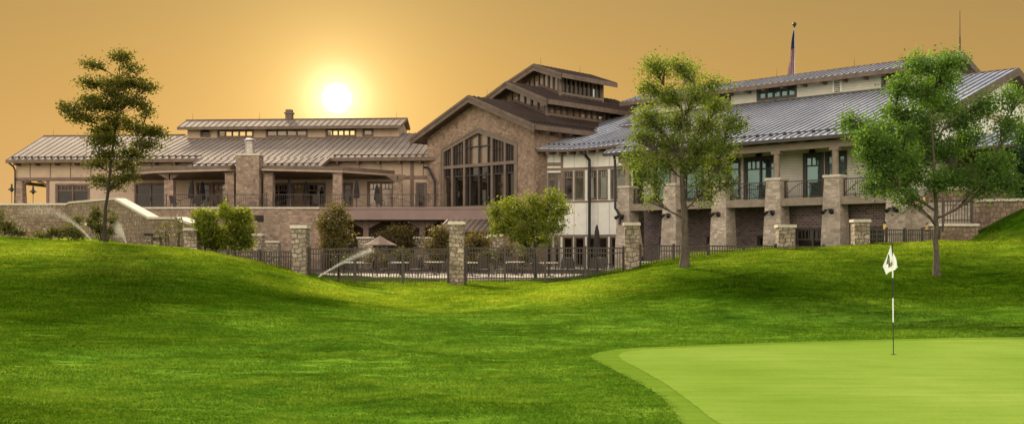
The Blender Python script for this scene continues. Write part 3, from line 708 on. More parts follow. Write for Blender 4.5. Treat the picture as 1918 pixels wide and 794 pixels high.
mb.build('stone_wall', M['stone_hall'], club)
# great gable window
posts = [wbp[0], -8.82, -7.43, -4.37, -2.98, wbp[-1]]
mb = MB(); T0, T1 = 8.36, 8.6
for i, a in enumerate(posts):
    h = .1 if 0 < i < 5 else .13; zt = whead(a)-.02
    aa, bb = (a, a+h*1.5) if i == 0 else ((a-h*1.5, a) if i == 5 else (a-h, a+h)); mb.box(HF, aa, bb, -.04, .3, 5.15, min(whead(aa), whead(bb))-.02)
mb.box(HF, wbp[0], wbp[-1], -.06, .28, T0, T1); mb.box(HF, wbp[0], wbp[-1], -.07, .3, 5.16, 5.36)
for a0, a1 in ((wbp[0], HC), (HC, wbp[-1])):
    b = [HF.p(a0, -.05, whead(a0)-.24), HF.p(a1, -.05, whead(a1)-.24), HF.p(a1, .29, whead(a1)-.24), HF.p(a0, .29, whead(a0)-.24)]; mb.hexa(b, [q+Vector((0, 0, .235)) for q in b])
    b = [HF.p(a0, -.09, whead(a0)+.01), HF.p(a1, -.09, whead(a1)+.01), HF.p(a1, -.004, whead(a1)+.01), HF.p(a0, -.004, whead(a0)+.01)]; mb.hexa(b, [q+Vector((0, 0, .16)) for q in b])
mb.box(HF, wbp[0]-.16, wbp[0], -.09, -.004, 5.15, whead(wbp[0])); mb.box(HF, wbp[-1], wbp[-1]+.16, -.09, -.004, 5.15, whead(wbp[-1]))
gw = mb.build('gable_window', M['frame_l'], club)
mb = MB()
def mull(a, z0, z1, t=.03): mb.box(HF, a-t, a+t, .06, .22, z0, z1)
for a0, a1 in zip(posts, posts[1:]):
    wide = a1-a0 > 2
    mb.box(HF, a0, a0+.15, .02, .24, 5.3, whead(a0)-.1) if a0 > -9.9 else None
    mb.box(HF, a1-.14, a1, .02, .24, 5.3, whead(a1)-.1) if a1 < -1.9 else None
    if wide:
        for a in (a0+.52, HC, a1-.52): mull(a, 5.3, whead(a)-.1, .042)
        mb.box(HF, a0+.1, a1-.1, .07, .2, 9.9, 9.97); mb.box(HF, a0+.1, a1-.1, .07, .2, 7.66, 7.74)
    else:
        for k in range(1, 4): a = a0+(a1-a0)*k/4; mull(a, 8.6, whead(a)-.1, .03); mull(a, 7.72, 8.4, .03)
        mb.box(HF, a0+.1, a1-.1, .07, .2, 7.66, 7.76); mb.box(HF, a0+.1, a1-.1, .09, .2, 9.6, 9.65)
mb.build('mullion', M['frame'], gw)
mb = MB()
for a0, a1 in ((wbp[0], HC), (HC, wbp[-1])): mb.face([HF.p(a0, .26, T1), HF.p(a1, .26, T1), HF.p(a1, .26, whead(a1)), HF.p(a0, .26, whead(a0))])
mb.build('upper_pane', M['glass_tan'], gw)
mb = MB(); mb.face([HF.p(wbp[0], .26, 5.2), HF.p(wbp[-1], .26, 5.2), HF.p(wbp[-1], .26, T0), HF.p(wbp[0], .26, T0)]); mb.build('lower_pane', M['glass_dk'], gw)
# tiered roofs: frames whose inward axis runs from the eave to the ridge
def ridge_frames():
    o = HF.p(HC, 0, 0); ax = (HF.w[0], HF.w[1])
    right = Frame(o.x, o.y, *ax, -HF.a[0], -HF.a[1]); left = Frame(o.x, o.y, *ax, HF.a[0], HF.a[1]); return right, left
HR, HLf = ridge_frames()                     # a = distance into the building, w = -half width (eave) .. 0 (ridge)
def gable_roof(name, mats, w0, w1, half, zr, sl, th=.26, cut=None, rake=.5, pitch=.5):
    mb = MB()
    for f in (HR, HLf):
        if cut is None: slope(mb, f, (w0, w1), -half, zr-sl*half, (w0, w1), -.004, zr, pitch, th)
        else:
            c, c0, c1 = cut
            slope(mb, f, (w0, w1), -half, zr-sl*half, (w0, w1), -c, zr-sl*c, pitch, th)
            slope(mb, f, (w0, c0), -c+.003, zr-sl*c, (w0, c0), -.004, zr, pitch, th)
            slope(mb, f, (c1, w1), -c+.003, zr-sl*c, (c1, w1), -.004, zr, pitch, th)
    r = mb.build(name, mats, club)
    mb = MB()
    for f in (HR, HLf):
        b = [f.p(w0-.1, -half, zr-sl*half-rake), f.p(w0-.004, -half, zr-sl*half-rake), f.p(w0-.004, -.003, zr-rake), f.p(w0-.1, -.003, zr-rake)]
        mb.hexa(b, [q+Vector((0, 0, rake+.05)) for q in b])
        b = [f.p(w0-.16, -half-.06, zr-sl*(half+.06)-rake*.35), f.p(w0-.104, -half-.06, zr-sl*(half+.06)-rake*.35), f.p(w0-.104, -.003, zr-rake*.35), f.p(w0-.16, -.003, zr-rake*.35)]
        mb.hexa(b, [q+Vector((0, 0, rake*.42)) for q in b])
        mb.box(f, w0, w1, -half-.1, -half-.004, zr-sl*half-.34, zr-sl*half+.03)
    mb.build('rake_board', M['trim_l'], r)
    return r
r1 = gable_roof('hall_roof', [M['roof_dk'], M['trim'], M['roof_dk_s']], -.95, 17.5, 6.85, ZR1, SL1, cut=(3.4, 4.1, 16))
guards(r1, HR, -.9, 13, -6.85, ZR1-SL1*6.85, SL1, .7, .5)
r2 = gable_roof('middle_roof', [M['roof_dk'], M['trim'], M['roof_dk_s']], 3.2, 16.9, 4.3, 15.25, .42, cut=(2.05, 7.2, 12.7))
r3 = gable_roof('top_roof', [M['roof_dk'], M['trim'], M['roof_dk_s']], 6.4, 13.5, 2.95, 17.05, .36)
def tier(w0, w1, hw, zr, sl, lz, lsl, nl, ns, glass, zs0, zs1):
    """storey of windows: lower roof ridge lz/lsl, own roof zr/sl"""
    lo = lambda h: lz-lsl*abs(h); hi = lambda h: zr-sl*abs(h)-.27
    wl_ = lambda h: lo(h)+.28; wh_ = lambda h: hi(h)-.22
    mb = MB(); pn = MB()
    bp = [-hw+.22]; 
    span = 2*hw-.44
    edges = []
    for k in range(nl):
        c0 = -hw+.22+span*k/nl+.07; c1 = -hw+.22+span*(k+1)/nl-.07; edges.append((c0, c1))
    cuts = sorted({-hw, hw, 0.0, *[e for p in edges for e in p]})
    for fw, sign in ((w1, -1), (w0, 1)):
        if sign > 0: mb.build('clerestory_wall', M['trim'], club); mb = MB()
        for h0, h1 in zip(cuts, cuts[1:]):
            c = (h0+h1)/2; inh = sign > 0 and any(e[0] < c < e[1] for e in edges)
            a0, a1 = HC+h0, HC+h1
            if inh and wh_(c)-wl_(c) > .15:
                mb.face([HF.p(a0, fw, lo(h0)-.3), HF.p(a1, fw, lo(h1)-.3), HF.p(a1, fw, wl_(h1)), HF.p(a0, fw, wl_(h0))])
                mb.face([HF.p(a0, fw, wh_(h0)), HF.p(a1, fw, wh_(h1)), HF.p(a1, fw, hi(h1)), HF.p(a0, fw, hi(h0))])
                pn.face([HF.p(a0, fw+.1, wl_(h0)), HF.p(a1, fw+.1, wl_(h1)), HF.p(a1, fw+.1, wh_(h1)), HF.p(a0, fw+.1, wh_(h0))])
            else: mb.face([HF.p(a0, fw, lo(h0)-.3), HF.p(a1, fw, lo(h1)-.3), HF.p(a1, fw, hi(h1)), HF.p(a0, fw, hi(h0))])
    o = mb.build('clerestory_wall', M['trim'], club); pn.build('gable_lights', M['glass_tan'], o)
    for f in (HR, HLf):
        mb = MB(); ps = MB(); hs = []
        for k in range(ns):
            g0 = w0+.3+(w1-w0-.6)*k/ns; gap = .2 if k % 3 == 0 else .1
            hs.append((g0+gap, w0+.3+(w1-w0-.6)*(k+1)/ns-.06, zs0, zs1))
        wall_holes(mb, f, w0, w1, lo(hw)-.3, hi(hw)+.1, -hw, hs, .16)
        for h in hs: ps.face([f.p(h[0], -hw+.1, h[2]), f.p(h[1], -hw+.1, h[2]), f.p(h[1], -hw+.1, h[3]), f.p(h[0], -hw+.1, h[3])])
        sw = mb.build('clerestory_wall', M['trim'], club); ps.build('side_lights', glass, sw)
    tr = MB()
    for sgn, f in ((1, HR),): tr.box(f, w0-.05, w0+.12, -hw-.05, -hw+.1, lo(hw)-.2, hi(hw)); tr.box(f, w1-.12, w1+.05, -hw-.05, -hw+.1, lo(hw)-.2, hi(hw))
    tr.box(HR, w0, w1, -hw-.07, -hw-.003, zs0-.2, zs0-.05)
    tr.build('corner_trim', M['frame_l'], o)
tier(4.1, 16.0, 3.45, 15.25, .42, ZR1, SL1, 9, 15, M['glass_tan'], 12.62, 13.28)
tier(7.2, 12.7, 2.1, 17.05, .36, 15.25, .42, 7, 9, M['glass_clear'], 14.72, 15.86)
for k in range(8): a = 4.2+k*1.55; one('rafter', M['trim_l'], HR, a-.09, a+.09, -4.15, -3.46, 13.18, 13.38)
for k in range(8): a = .6+k*1.3; one('rafter', M['trim_l'], HR, a-.1, a+.1, -6.75, -5.91, 10.45, 10.68)
for f_, w, z in ((HR, 7.2, 17.0), (HR, 12.2, 17.0), (HR, 1.0, 13.7)):
    mb = MB(); q = f_.p(w, 0, z); mb.tube(q, q+Vector((0, 0, .75)), .018, .006, 5); mb.build('lightning_rod', M['metal'], club)
mb = MB(); mb.pipe([HF.p(-11.9, -.25, 8.6), HF.p(-11.4, -.25, 8.55), HF.p(-10.6, -.25, 7.35), HF.p(-10.6, -.25, 5.1)], .09, 8); mb.build('downspout', M['metal'], club)

# ---- left wing
zL = lambda w: 9.4+.3*(w+.9)
lc0, lc1 = 11.75, 31.1
mb = MB(); RP = .56
def lslope(a0, a1, we, a0r=None, a1r=None, wr=9.5, back=False):
    a0r = a0 if a0r is None else a0r; a1r = a1 if a1r is None else a1r; slope(mb, LF, (a0, a1), we, zL(we), (a0r, a1r), wr, zL(wr), RP, .2, (.04, .045))
lslope(-.35, lc0, -.9, -2.8, lc0)
lslope(lc0, lc1, -.9, wr=7.5); lslope(lc1, 41, -.9)
lslope(16.3, 27.0, -4.0, wr=-.905)
slope(mb, LF, (-.35, lc0), 19.9, zL(-.9), (-2.8, lc0), 9.51, zL(9.5), RP, .2); slope(mb, LF, (lc0, lc1), 19.9, zL(-.9), (lc0, lc1), 11.5, zL(7.5), RP, .2); slope(mb, LF, (lc1, 41), 19.9, zL(-.9), (lc1, 41), 9.51, zL(9.5), RP, .2)
rl = mb.build('roof', [M['roof_l'], M['trim_w'], M['roof_l_s']], club)
guards(rl, LF, -.3, 16.3, -.9, zL(-.9), .3, .5, .56); guards(rl, LF, 27, 35.5, -.9, zL(-.9), .3, .5, .56); guards(rl, LF, 16.3, 27, -4.0, zL(-4), .3, .5, .56)
mb = MB(); mb.box(LF, -.35, 16.3, -1.05, -.905, 9.12, 9.38); mb.box(LF, 27, 35.6, -1.05, -.905, 9.12, 9.38); mb.box(LF, 16.3, 27, -4.15, -4.005, zL(-4)-.28, zL(-4)-.02); mb.build('gutter', M['trim_w'], rl)
for a in np.arange(.3, 35, 1.7): one('rafter', M['trim_l'], LF, a-.08, a+.08, -.88, -.02, 8.95, 9.14)
A_ = LF.at
dspec = [(107, 165, 5.35, 7.32, 2, 4, 'window', 'glass_dk'), (255, 309, 5.1, 7.35, 2, 0, 'door', 'glass_dk'), (370, 392, 5.1, 7.35, 1, 1, 'door', 'glass_dk'), (400, 423, 5.1, 7.4, 1, 3, 'door', 'glass_tan'),
         (505, 538, 5.1, 7.3, 2, 3, 'door', 'glass_dk'), (549, 572, 5.1, 7.3, 1, 3, 'door', 'glass_tan'), (578, 607, 5.1, 7.3, 1, 3, 'door', 'glass_dk'),
         (644, 658, 5.1, 7.3, 1, 1, 'door', 'glass_dk'), (691, 736, 5.1, 7.4, 2, 3, 'door', 'glass_tan'), (782, 796, 5.1, 7.3, 1, 0, 'door', 'glass_dk')]
hs = [(A_(x0), A_(x1), z0, z1) for x0, x1, z0, z1, *_ in dspec]
mb = MB(); wall_holes(mb, LF, 2.75, 36.5, 4.9, 7.75, 0, hs); mb.face([LF.p(2.75, 0, 4.9), LF.p(2.75, 18, 4.9), LF.p(2.75, 18, 7.75), LF.p(2.75, 0, 7.75)]); mb.build('clapboard_wall', M['siding_w'], club)
for (x0, x1, z0, z1, c, l, nm, gl), h in zip(dspec, hs): window(LF, h, 0, M[gl], M['trim_w'], nm, c, l, .22, handle=nm == 'door', cas=.14)
mb = MB(); mb.box(LF, 0, 36.5, -.002, .3, 7.98, 9.3)
mb.face([LF.p(-.02, 0, 7.98), LF.p(-.02, 18, 7.98), LF.p(-.02, 18, 9.3), LF.p(-.02, 9.5, 12.2), LF.p(-.02, 0, 9.3)]); uw = mb.build('panel_wall', M['panel_w'], club)
for a in np.arange(1.2, 36, 1.75): one('batten', M['trim_l'], LF, a-.03, a+.03, -.03, -.004, 7.99, 9.3, parent=uw)
mb = MB(); mb.box(LF, -.1, 36.5, -.08, .32, 7.70, 7.975); mb.box(LF, 2.62, 2.85, -.06, .2, 5, 7.7); mb.box(LF, A_(769), A_(775), -.1, -.004, 5.1, 9.3); mb.build('trim_band', M['trim_w'], club)
for a, w in ((.25, .2), (1.95, 3.0), (.25, 9)):
    mb = MB(); mb.taper(LF, a, w, 4.4, 7.68, .42, .3); mb.build('porch_column', M['stone_left'], club)
mb = MB(); mb.box(LF, -.05, .4, .35, 12, 7.45, 7.69); mb.pipe([LF.p(.35, .1, 7.25), LF.p(.8, .1, 7.6), LF.p(1.2, .1, 7.66)], .09, 6); mb.pipe([LF.p(2.7, .1, 7.2), LF.p(2.3, .1, 7.55), LF.p(1.8, .1, 7.66)], .09, 6); mb.build('porch_brace', M['trim_w'], club)
mb = MB(); mb.pipe([LF.p(-.25, -.85, 9.2), LF.p(-.1, -.3, 8.9), LF.p(-.05, -.12, 8.6), LF.p(-.05, -.12, 5.2)], .07, 8); mb.build('downspout', M['metal'], club)
# clerestory on left wing (windows front and back, one sees the sky through)
def AL(x): return LF.at(x, 7.5)
cw = [(AL(377), AL(392), 12.2, 12.78, 1, 'glass_dk'), (AL(409), AL(473), 12.12, 12.8, 5, 'glass_clear'), (AL(500), AL(574), 12.15, 12.8, 4, 'glass_tan'), (AL(612), AL(665), 12.12, 12.8, 5, 'glass_clear'), (AL(681), AL(697), 12.15, 12.8, 1, 'glass_tan')]
mb = MB(); wall_holes(mb, LF, lc0, lc1, 11.75, 12.98, 7.5, [c[:4] for c in cw], .2)
wall_holes(mb, LF, lc0, lc1, 11.75, 12.98, 11.5, [(AL(395), AL(490), 12.1, 12.97), (AL(600), AL(685), 12.1, 12.97)], -.2)
for a in (lc0, lc1): mb.face([LF.p(a, 7.5, 11.4), LF.p(a, 11.5, 11.4), LF.p(a, 11.5, 12.95), LF.p(a, 9.5, 13.55), LF.p(a, 7.5, 12.95)])
mb.build('clerestory_wall', M['panel_w'], club)
for c in cw: window(LF, c[:4], 7.5, M[c[5]], M['trim_w'], 'clerestory_window', c[4], 0, cas=.1)
mb = MB(); mb.box(LF, lc0, lc1, 7.38, 7.495, 11.86, 12.0); mb.build('flashing', M['trim_w'], club)
mb = MB(); slope(mb, LF, (lc0-.6, lc1+.3), 6.7, 12.9, (lc0-.9, lc1+.4), 9.5, 13.86, RP, .2, (.04, .045)); slope(mb, LF, (lc0-.6, lc1+.3), 11.62, 13.13, (lc0-.9, lc1+.4), 9.52, 13.86, RP, .1); cr = mb.build('clerestory_roof', [M['roof_l'], M['trim_w'], M['roof_l_s']], club)
mb = MB(); mb.box(LF, lc0-.6, lc1+.3, 6.58, 6.695, 12.66, 12.92); mb.build('fascia', M['trim_l'], cr)
mb = MB(); a = LF.at(542, 9.5); mb.box(LF, a-.3, a+.3, 9.2, 9.8, 13.7, 14.35); mb.box(LF, a-.38, a+.38, 9.12, 9.88, 14.352, 14.5); mb.box(LF, a-.28, a+.28, 9.22, 9.78, 14.502, 14.75); mb.build('roof_vent', M['trim_l'], club)
for x in (361, 486, 743, 100):
    mb = MB(); q = LF.p(LF.at(x, 9.5), 9.5, 13.85 if x > 345 else 12.5); mb.tube(q, q+Vector((0, 0, .7)), .018, .006, 5); mb.build('lightning_rod', M['metal'], club)
# terrace: stone base, floor, deck
TF = Frame(0, 76, 1, 0)
xa, xb, xc = PX(215, 76), PX(600, 76), .3
vt = (PX(476, 76), PX(494, 76), 4.0, 4.5)
mb = MB(); wall_holes(mb, TF, xa, xb, .2, 4.98, 0, [vt], .15); mb.face([TF.p(xb, 0, .2), TF.p(xb, 9, .2), TF.p(xb, 9, 4.9), TF.p(xb, 0, 4.9)]); mb.build('terrace_base', M['stone_left'], club)
mb = MB()
for k in range(6): z = vt[2]+.03+k*.085; mb.hexa([TF.p(vt[0], .02, z), TF.p(vt[1], .02, z), TF.p(vt[1], .12, z+.05), TF.p(vt[0], .12, z+.05)], [TF.p(vt[0], .02, z+.02), TF.p(vt[1], .02, z+.02), TF.p(vt[1], .12, z+.07), TF.p(vt[0], .12, z+.07)])
mb.face([TF.p(vt[0], .14, vt[2]), TF.p(vt[1], .14, vt[2]), TF.p(vt[1], .14, vt[3]), TF.p(vt[0], .14, vt[3])]); mb.build('vent_louver', M['frame'], club)
mb = MB(); mb.box(TF, xa, xb, -.12, .5, 4.985, 5.11); mb.build('coping', M['cap'], club)
mb = MB(); mb.hexa([(xa, 76.5, 4.86), (xb, 76.5, 4.86), (xb, 84.5, 4.86), (-43, 88, 4.86), (-43, 80, 4.86)], [(xa, 76.5, 5.08), (xb, 76.5, 5.08), (xb, 84.5, 5.08), (-43, 88, 5.08), (-43, 80, 5.08)]); mb.build('terrace_floor', M['deck'], club)
mb = MB(); mb.box(TF, xb+.01, .6, .1, 8, 4.86, 5.06); mb.build('deck_floor', M['deck'], club)
mb = MB(); mb.box(TF, xb-.05, xc, -.1, .095, 4.18, 5.09); mb.box(TF, xb-.05, xc, -.16, -.105, 4.95, 5.12); mb.build('deck_fascia', M['deckbeam'], club)
mb = MB()
for i in range(9): x = xb+.6+i*1.65; mb.box(TF, x-.1, x+.1, .3, 8, 4.5, 4.85)
mb.box(TF, xb+.3, xc, 1.0, 1.35, 4.1, 4.49); mb.build('deck_joist', M['trim_w'], club)
for x in (686, 791, 900):
    X = PX(x, 77.2); f = Frame(X, 77.2, 1, 0)
    mb = MB(); mb.taper(f, 0, 0, .3, 2.78, .58, .55); o = mb.build('deck_pier', M['stone_pier'], club)
    mb = MB(); mb.taper(f, 0, 0, 2.78, 2.92, .66, .66); mb.build('pier_cap', M['cap'], o)
    mb = MB(); mb.taper(f, 0, 0, 2.92, 4.1, .2, .2)
    for s in (-1, 1): b = [f.p(s*.2, -.12, 3.55), f.p(s*1.1, -.12, 4.02), f.p(s*1.1, .12, 4.02), f.p(s*.2, .12, 3.55)]; mb.hexa(b, [f.p(s*.2, -.12, 4.08), f.p(s*1.1, -.12, 4.09), f.p(s*1.1, .12, 4.09), f.p(s*.2, .12, 4.08)])
    mb.build('deck_post', M['trim_w'], club)
for x, D, h in ((718, 80.5, 2.7), (838, 70, 2.75), (930, 66, 2.95), (480, 62, 2.95), (513, 73, 2.6)):
    f = Frame(PX(x, D), D, 1, 0); mb = MB(); mb.taper(f, 0, 0, .3, h-.14, .45, .43); o = mb.build('deck_pier', M['stone_pier'], club); mb = MB(); mb.taper(f, 0, 0, h-.14, h, .5, .5); mb.build('pier_cap', M['cap'], o)
mb = MB(); mb.box(LF, 26, 36.8, -.6, -.3, 0, 4.84); mb.build('undercroft_wall', M['stone_left'], club)
def railing(f, a0, a1, z=5.1, h=.98):
    mb = MB(); mb.box(f, a0, a1, .17, .22, z+h-.05, z+h); mb.box(f, a0, a1, .18, .21, z+.09, z+.13)
    n = int((a1-a0)/.14)
    for k in range(n+1): a = a0+(a1-a0)*k/n; mb.box(f, a-.008, a+.008, .187, .203, z+.13, z+h-.05)
    m_ = max(1, round((a1-a0)/2.6))
    for k in range(m_+1): a = a0+(a1-a0)*k/m_; mb.box(f, a-.03, a+.03, .165, .225, z, z+h+.02)
    for k in range(m_):
        b0 = a0+(a1-a0)*k/m_; b1 = a0+(a1-a0)*(k+1)/m_
        mb.pipe([f.p(b0+(b1-b0)*j/8, .17, z+.16+.55*math.sin(math.pi*j/8)) for j in range(9)], .016, 5)
    return mb.build('terrace_railing', M['bronze'], club)
for x0, x1 in ((252, 310), (326, 425), (440, 498), (510, 598)): railing(TF, PX(x0, 76), PX(x1, 76))
for x0, x1 in ((602, 690), (692, 778), (780, 836)): railing(TF, PX(x0, 76), PX(x1, 76))
# terrace posts, canopies, chimney
for x, D, top in ((318.5, 79.8, 7.35), (432, 78.2, 7.7), (504, 78.2, 7.7), (633, 79.4, 7.75), (745, 82.0, 7.3)):
    f = Frame(PX(x, D), D, 1, 0); mb = MB(); mb.taper(f, 0, 0, 5.08, top, .36, .34); o = mb.build('terrace_pillar', M['stone_left'], club)
    mb = MB(); 
    if top < 7.6:
        for s in (-1, 1): b = [f.p(s*.05, -.15, top+.003), f.p(s*.9, -.15, 7.82), f.p(s*.9, .15, 7.82), f.p(s*.05, .15, top+.003)]; mb.hexa(b, [f.p(s*.05, -.15, 7.84), f.p(s*.9, -.15, 7.85), f.p(s*.9, .15, 7.85), f.p(s*.05, .15, 7.84)])
    else: mb.box(f, -.4, .4, -.4, .4, top+.003, top+.12)
    mb.build('pillar_bracket', M['trim_w'], o)
def canopy(pts, back, zz=7.9):
    """thin terrace roof: pts front edge (px, distance), back edge distance"""
    fr = [(PX(x, D), D) for x, D in pts]; bk = [(X+(.3 if X < -20 else -.3), back) for X, D in fr[::-1]]
    poly = fr+bk; mb = MB(); mb.hexa([(x, y, zz) for x, y in poly], [(x, y, zz+.16) for x, y in poly]); o = mb.build('canopy', M['trim_w'], club)
    mb = MB()
    for (x0, y0), (x1, y1) in zip(fr, fr[1:]): f = Frame(x0, y0, x1-x0, y1-y0); L = math.hypot(x1-x0, y1-y0); mb.box(f, 0, L, -.1, -.003, zz+.0, zz+.15)
    mb.build('canopy_edge', M['edge'], o)
    mb = MB(); po = [(x*.985+(-20)*.015, y+.7) for x, y in fr]+bk; mb.hexa([(x, y, zz+.163) for x, y in po], [(x, y, zz+.5) for x, y in po]); mb.build('canopy_top', M['trim_l'], o)
canopy([(222, 82.8), (292, 79.6), (426, 77.4), (447, 79)], 85.2); canopy([(490, 77.2), (642, 79.2), (764, 84.0)], 85.2)
mb = MB(); f = Frame(PX(468, 78), 78, 1, 0); mb.box(f, -.87, .87, -.7, .7, 5.08, 9.05); ch_ = mb.build('chimney', M['stone_left'], club)
mb = MB(); mb.box(f, -.95, .95, -.78, .78, 9.052, 9.2); mb.build('chimney_cap', M['cap'], ch_)
mb = MB(); c = f.p(0, 0, 9.2); mb.lathe(c, [(.36, 0), (.36, .78), (.42, .8), (.42, .88), (.3, .9), (.3, 1.0), (.46, 1.02), (.4, 1.14), (.12, 1.2), (0, 1.2)], 16); mb.build('chimney_flue', M['galv'], ch_)
# ridge caps
for bx in ((RF, -20.7, 5.1, 14.9, 15.1, 14.80, 14.90), (RF, 5.25, 8.5, 14.9, 15.1, zR(15)-.02, zR(15)+.07), (LF, lc0-.9, lc1+.4, 9.4, 9.6, 13.85, 13.93), (LF, -2.8, lc0-1, 9.4, 9.6, 12.5, 12.59)): one('ridge_cap', M['trim_w'], *bx)

# ------------------------------------------------------------------ free-standing masonry
def wall_run(name, label, cat, pts, zb, th, mat, capm, cap=.12):
    """pts: (px, distance, top z)"""
    q = [(PX(x, D), D, z) for x, D, z in pts]; root = thing(name, label, cat, (q[0][0], q[0][1], zb))
    mb = MB(); cp_ = MB()
    for i, ((x0, y0, z0), (x1, y1, z1)) in enumerate(zip(q, q[1:])):
        f = Frame(x0, y0, x1-x0, y1-y0); L = math.hypot(x1-x0, y1-y0); e = .02*(i % 2)
        mb.hexa([f.p(0, 0, zb), f.p(L, 0, zb), f.p(L, th, zb), f.p(0, th, zb)], [f.p(0, 0, z0), f.p(L, 0, z1), f.p(L, th, z1), f.p(0, th, z0)])
        b = [f.p(-.05, -.1, z0+.002), f.p(L+.05, -.1, z1+.002), f.p(L+.05, th+.1, z1+.002), f.p(-.05, th+.1, z0+.002)]; cp_.hexa(b, [v+Vector((0, 0, cap+e*.3)) for v in b])
    mb.build('wall_body', mat, root); cp_.build('coping', capm, root); return root
wall_run('retaining_wall', 'long tan fieldstone retaining wall with pale coping that steps down behind the left mound', 'wall',
         [(-60, 71, 4.98), (0, 69.6, 4.98), (126, 69.3, 4.98), (132, 68.6, 5.05), (197, 63.2, 5.0), (217, 61.8, 4.98), (280, 57.5, 3.7), (331, 55, 3.62), (362, 53, 3.2)], .8, .45, M['stone_wall'], M['cap'])
def pier(x, D, ztop, half, label, zb=0, mat='stone_pier'):
    X = PX(x, D); root = thing('stone_pier', label, 'stone pier', (X, D, gz(X, D)), 'stone piers along the fence'); f = Frame(X, D, 1, -.06)
    mb = MB(); mb.taper(f, 0, 0, zb, ztop-.13, half, half); mb.build('pier_shaft', M[mat], root)
    mb = MB(); mb.taper(f, 0, 0, ztop-.13, ztop, half+.06, half+.05); mb.build('pier_cap', M['cap'], root)
    return root
pier(361, 52, PZ(427, 52), .34, 'short stone pier ending the stepped retaining wall, beside the bright green shrubs', .8)
pier(563, 44, PZ(422, 44), .31, 'stone pier rising from the shoulder of the left mound, left of the dark narrow tree')
pier(856.5, 43.8, PZ(415, 43.8), .30, 'tall stone pier in the middle of the fence, standing on the lawn in full view')
pier(1183, 44.2, PZ(417, 44.2), .31, 'stone pier on the left shoulder of the right mound, near the tall downspout')
pier(1471, 45.5, PZ(421, 45.5), .36, 'short stone pier showing just above the mound crest in front of a battered column')
pier(1611, 46, PZ(411, 46), .33, 'stone pier at the corner between the low fence and the tall gate fence')
# right terrace walls
wall_run('garden_wall', 'low stone wall with pale coping under the barred screen, right of the tall gate fence', 'wall', [(1742, 50.5, PZ(419, 50.5)-.12), (1832, 50, PZ(419, 50)-.12)], .6, .5, M['stone_wall'], M['cap'])
wall_run('retaining_wall', 'high fieldstone retaining wall meeting the dark grass bank at the far right', 'wall', [(1823, 51.2, PZ(378, 51)), (1880, 50, PZ(377, 50)), (2040, 47.5, PZ(375, 47.5))], .5, .6, M['stone_wall'], M['cap'])

# ------------------------------------------------------------------ fences
def fence(label, x0, D0, x1, D1, zt, h, group='black metal picket fence runs', panel=1.75, name='fence', spacing=.115, follow=False):
    X0, X1 = PX(x0, D0), PX(x1, D1); f = Frame(X0, D0, X1-X0, D1-D0); L = math.hypot(X1-X0, D1-D0)
    root = thing(name, label, 'fence', (X0, D0, zt-h), group)
    mb = MB()
    for z, s in ((zt-.03, .035), (zt-.24, .03), (zt-h+.18, .03)): mb.box(f, 0, L, -s*.7, s*.7, z-s*.8, z+s*.8)
    n = int(L/spacing)
    for k in range(1, n): a = L*k/n; mb.box(f, a-.015, a+.015, -.015, .015, zt-h+.04, zt-.03)
    mb.build('picket_panel', M['bronze'], root)
    m_ = max(1, round(L/panel))
    for k in range(m_+1):
        a = L*k/m_; a = min(max(a, .05), L-.05); p = MB(); p.box(f, a-.045, a+.045, -.046, .046, zt-h-.35, zt+.04); p.box(f, a-.055, a+.055, -.056, .056, zt+.041, zt+.07); p.build('fence_post', M['bronze'], root)
fence('picket fence run half sunk behind the left mound, between the shrubs and the first pier', 425, 45, 549, 44.1, PZ(470, 44.5), 1.45)
fence('picket fence run from the mound shoulder to the tall middle pier, before the narrow tree', 577, 44, 843, 43.9, PZ(465, 44), 1.5)
fence('picket fence run right of the tall middle pier, in front of the round green tree', 870, 43.9, 1171, 44.2, PZ(463, 44), 1.5)
fence('picket fence run along the right mound crest in front of the battered columns', 1196, 44.3, 1455, 45.4, PZ(459.5, 45), 1.5)
fence('short picket fence run on the crest right of the squat pier', 1488, 45.6, 1597, 46, PZ(460.5, 45.8), 1.3)
fence('tall dark gate fence right of the corner pier, left of the broad tree trunk', 1626, 46.4, 1760, 48.5, PZ(429, 47), 1.7, None, 1.15, 'gate_fence', .12)
fence('barred metal screen standing on the low garden wall behind the right tree', 1764, 50.3, 1823, 50.1, PZ(375, 50.2), 1.15, None, 1.6, 'metal_screen', .13)

# ------------------------------------------------------------------ small pavilion under the deck
pv = thing('pavilion', 'low open pavilion with brown metal gable roof below the gable window', 'pavilion', (PX(850, 71), 71, .45))
f = Frame(PX(850, 71), 71, 1, -.25)
mb = MB(); slope(mb, f, (-.4, 4.0), -2.4, 3.25, (-.4, 4.0), 0, 4.05, .4, .12, (.03, .03)); slope(mb, f, (-.4, 4.0), 2.4, 3.25, (-.4, 4.0), .01, 4.05, .4, .12, (.03, .03)); mb.build('roof', [M['roof_dk'], M['trim'], M['roof_dk_s']], pv)
mb = MB()
for s in (-1, 1): b = [f.p(-.5, s*2.4, 3.05), f.p(-.405, s*2.4, 3.05), f.p(-.405, 0, 3.85), f.p(-.5, 0, 3.85)]; mb.hexa(b, [q+Vector((0, 0, .22)) for q in b])
mb.build('rake_board', M['edge'], pv)
for a in (0, 3.6):
    for w in (-2.1, 2.1): mb = MB(); mb.taper(f, a, w, .4, 3.2, .09, .08); mb.build('post', M['trim'], pv)

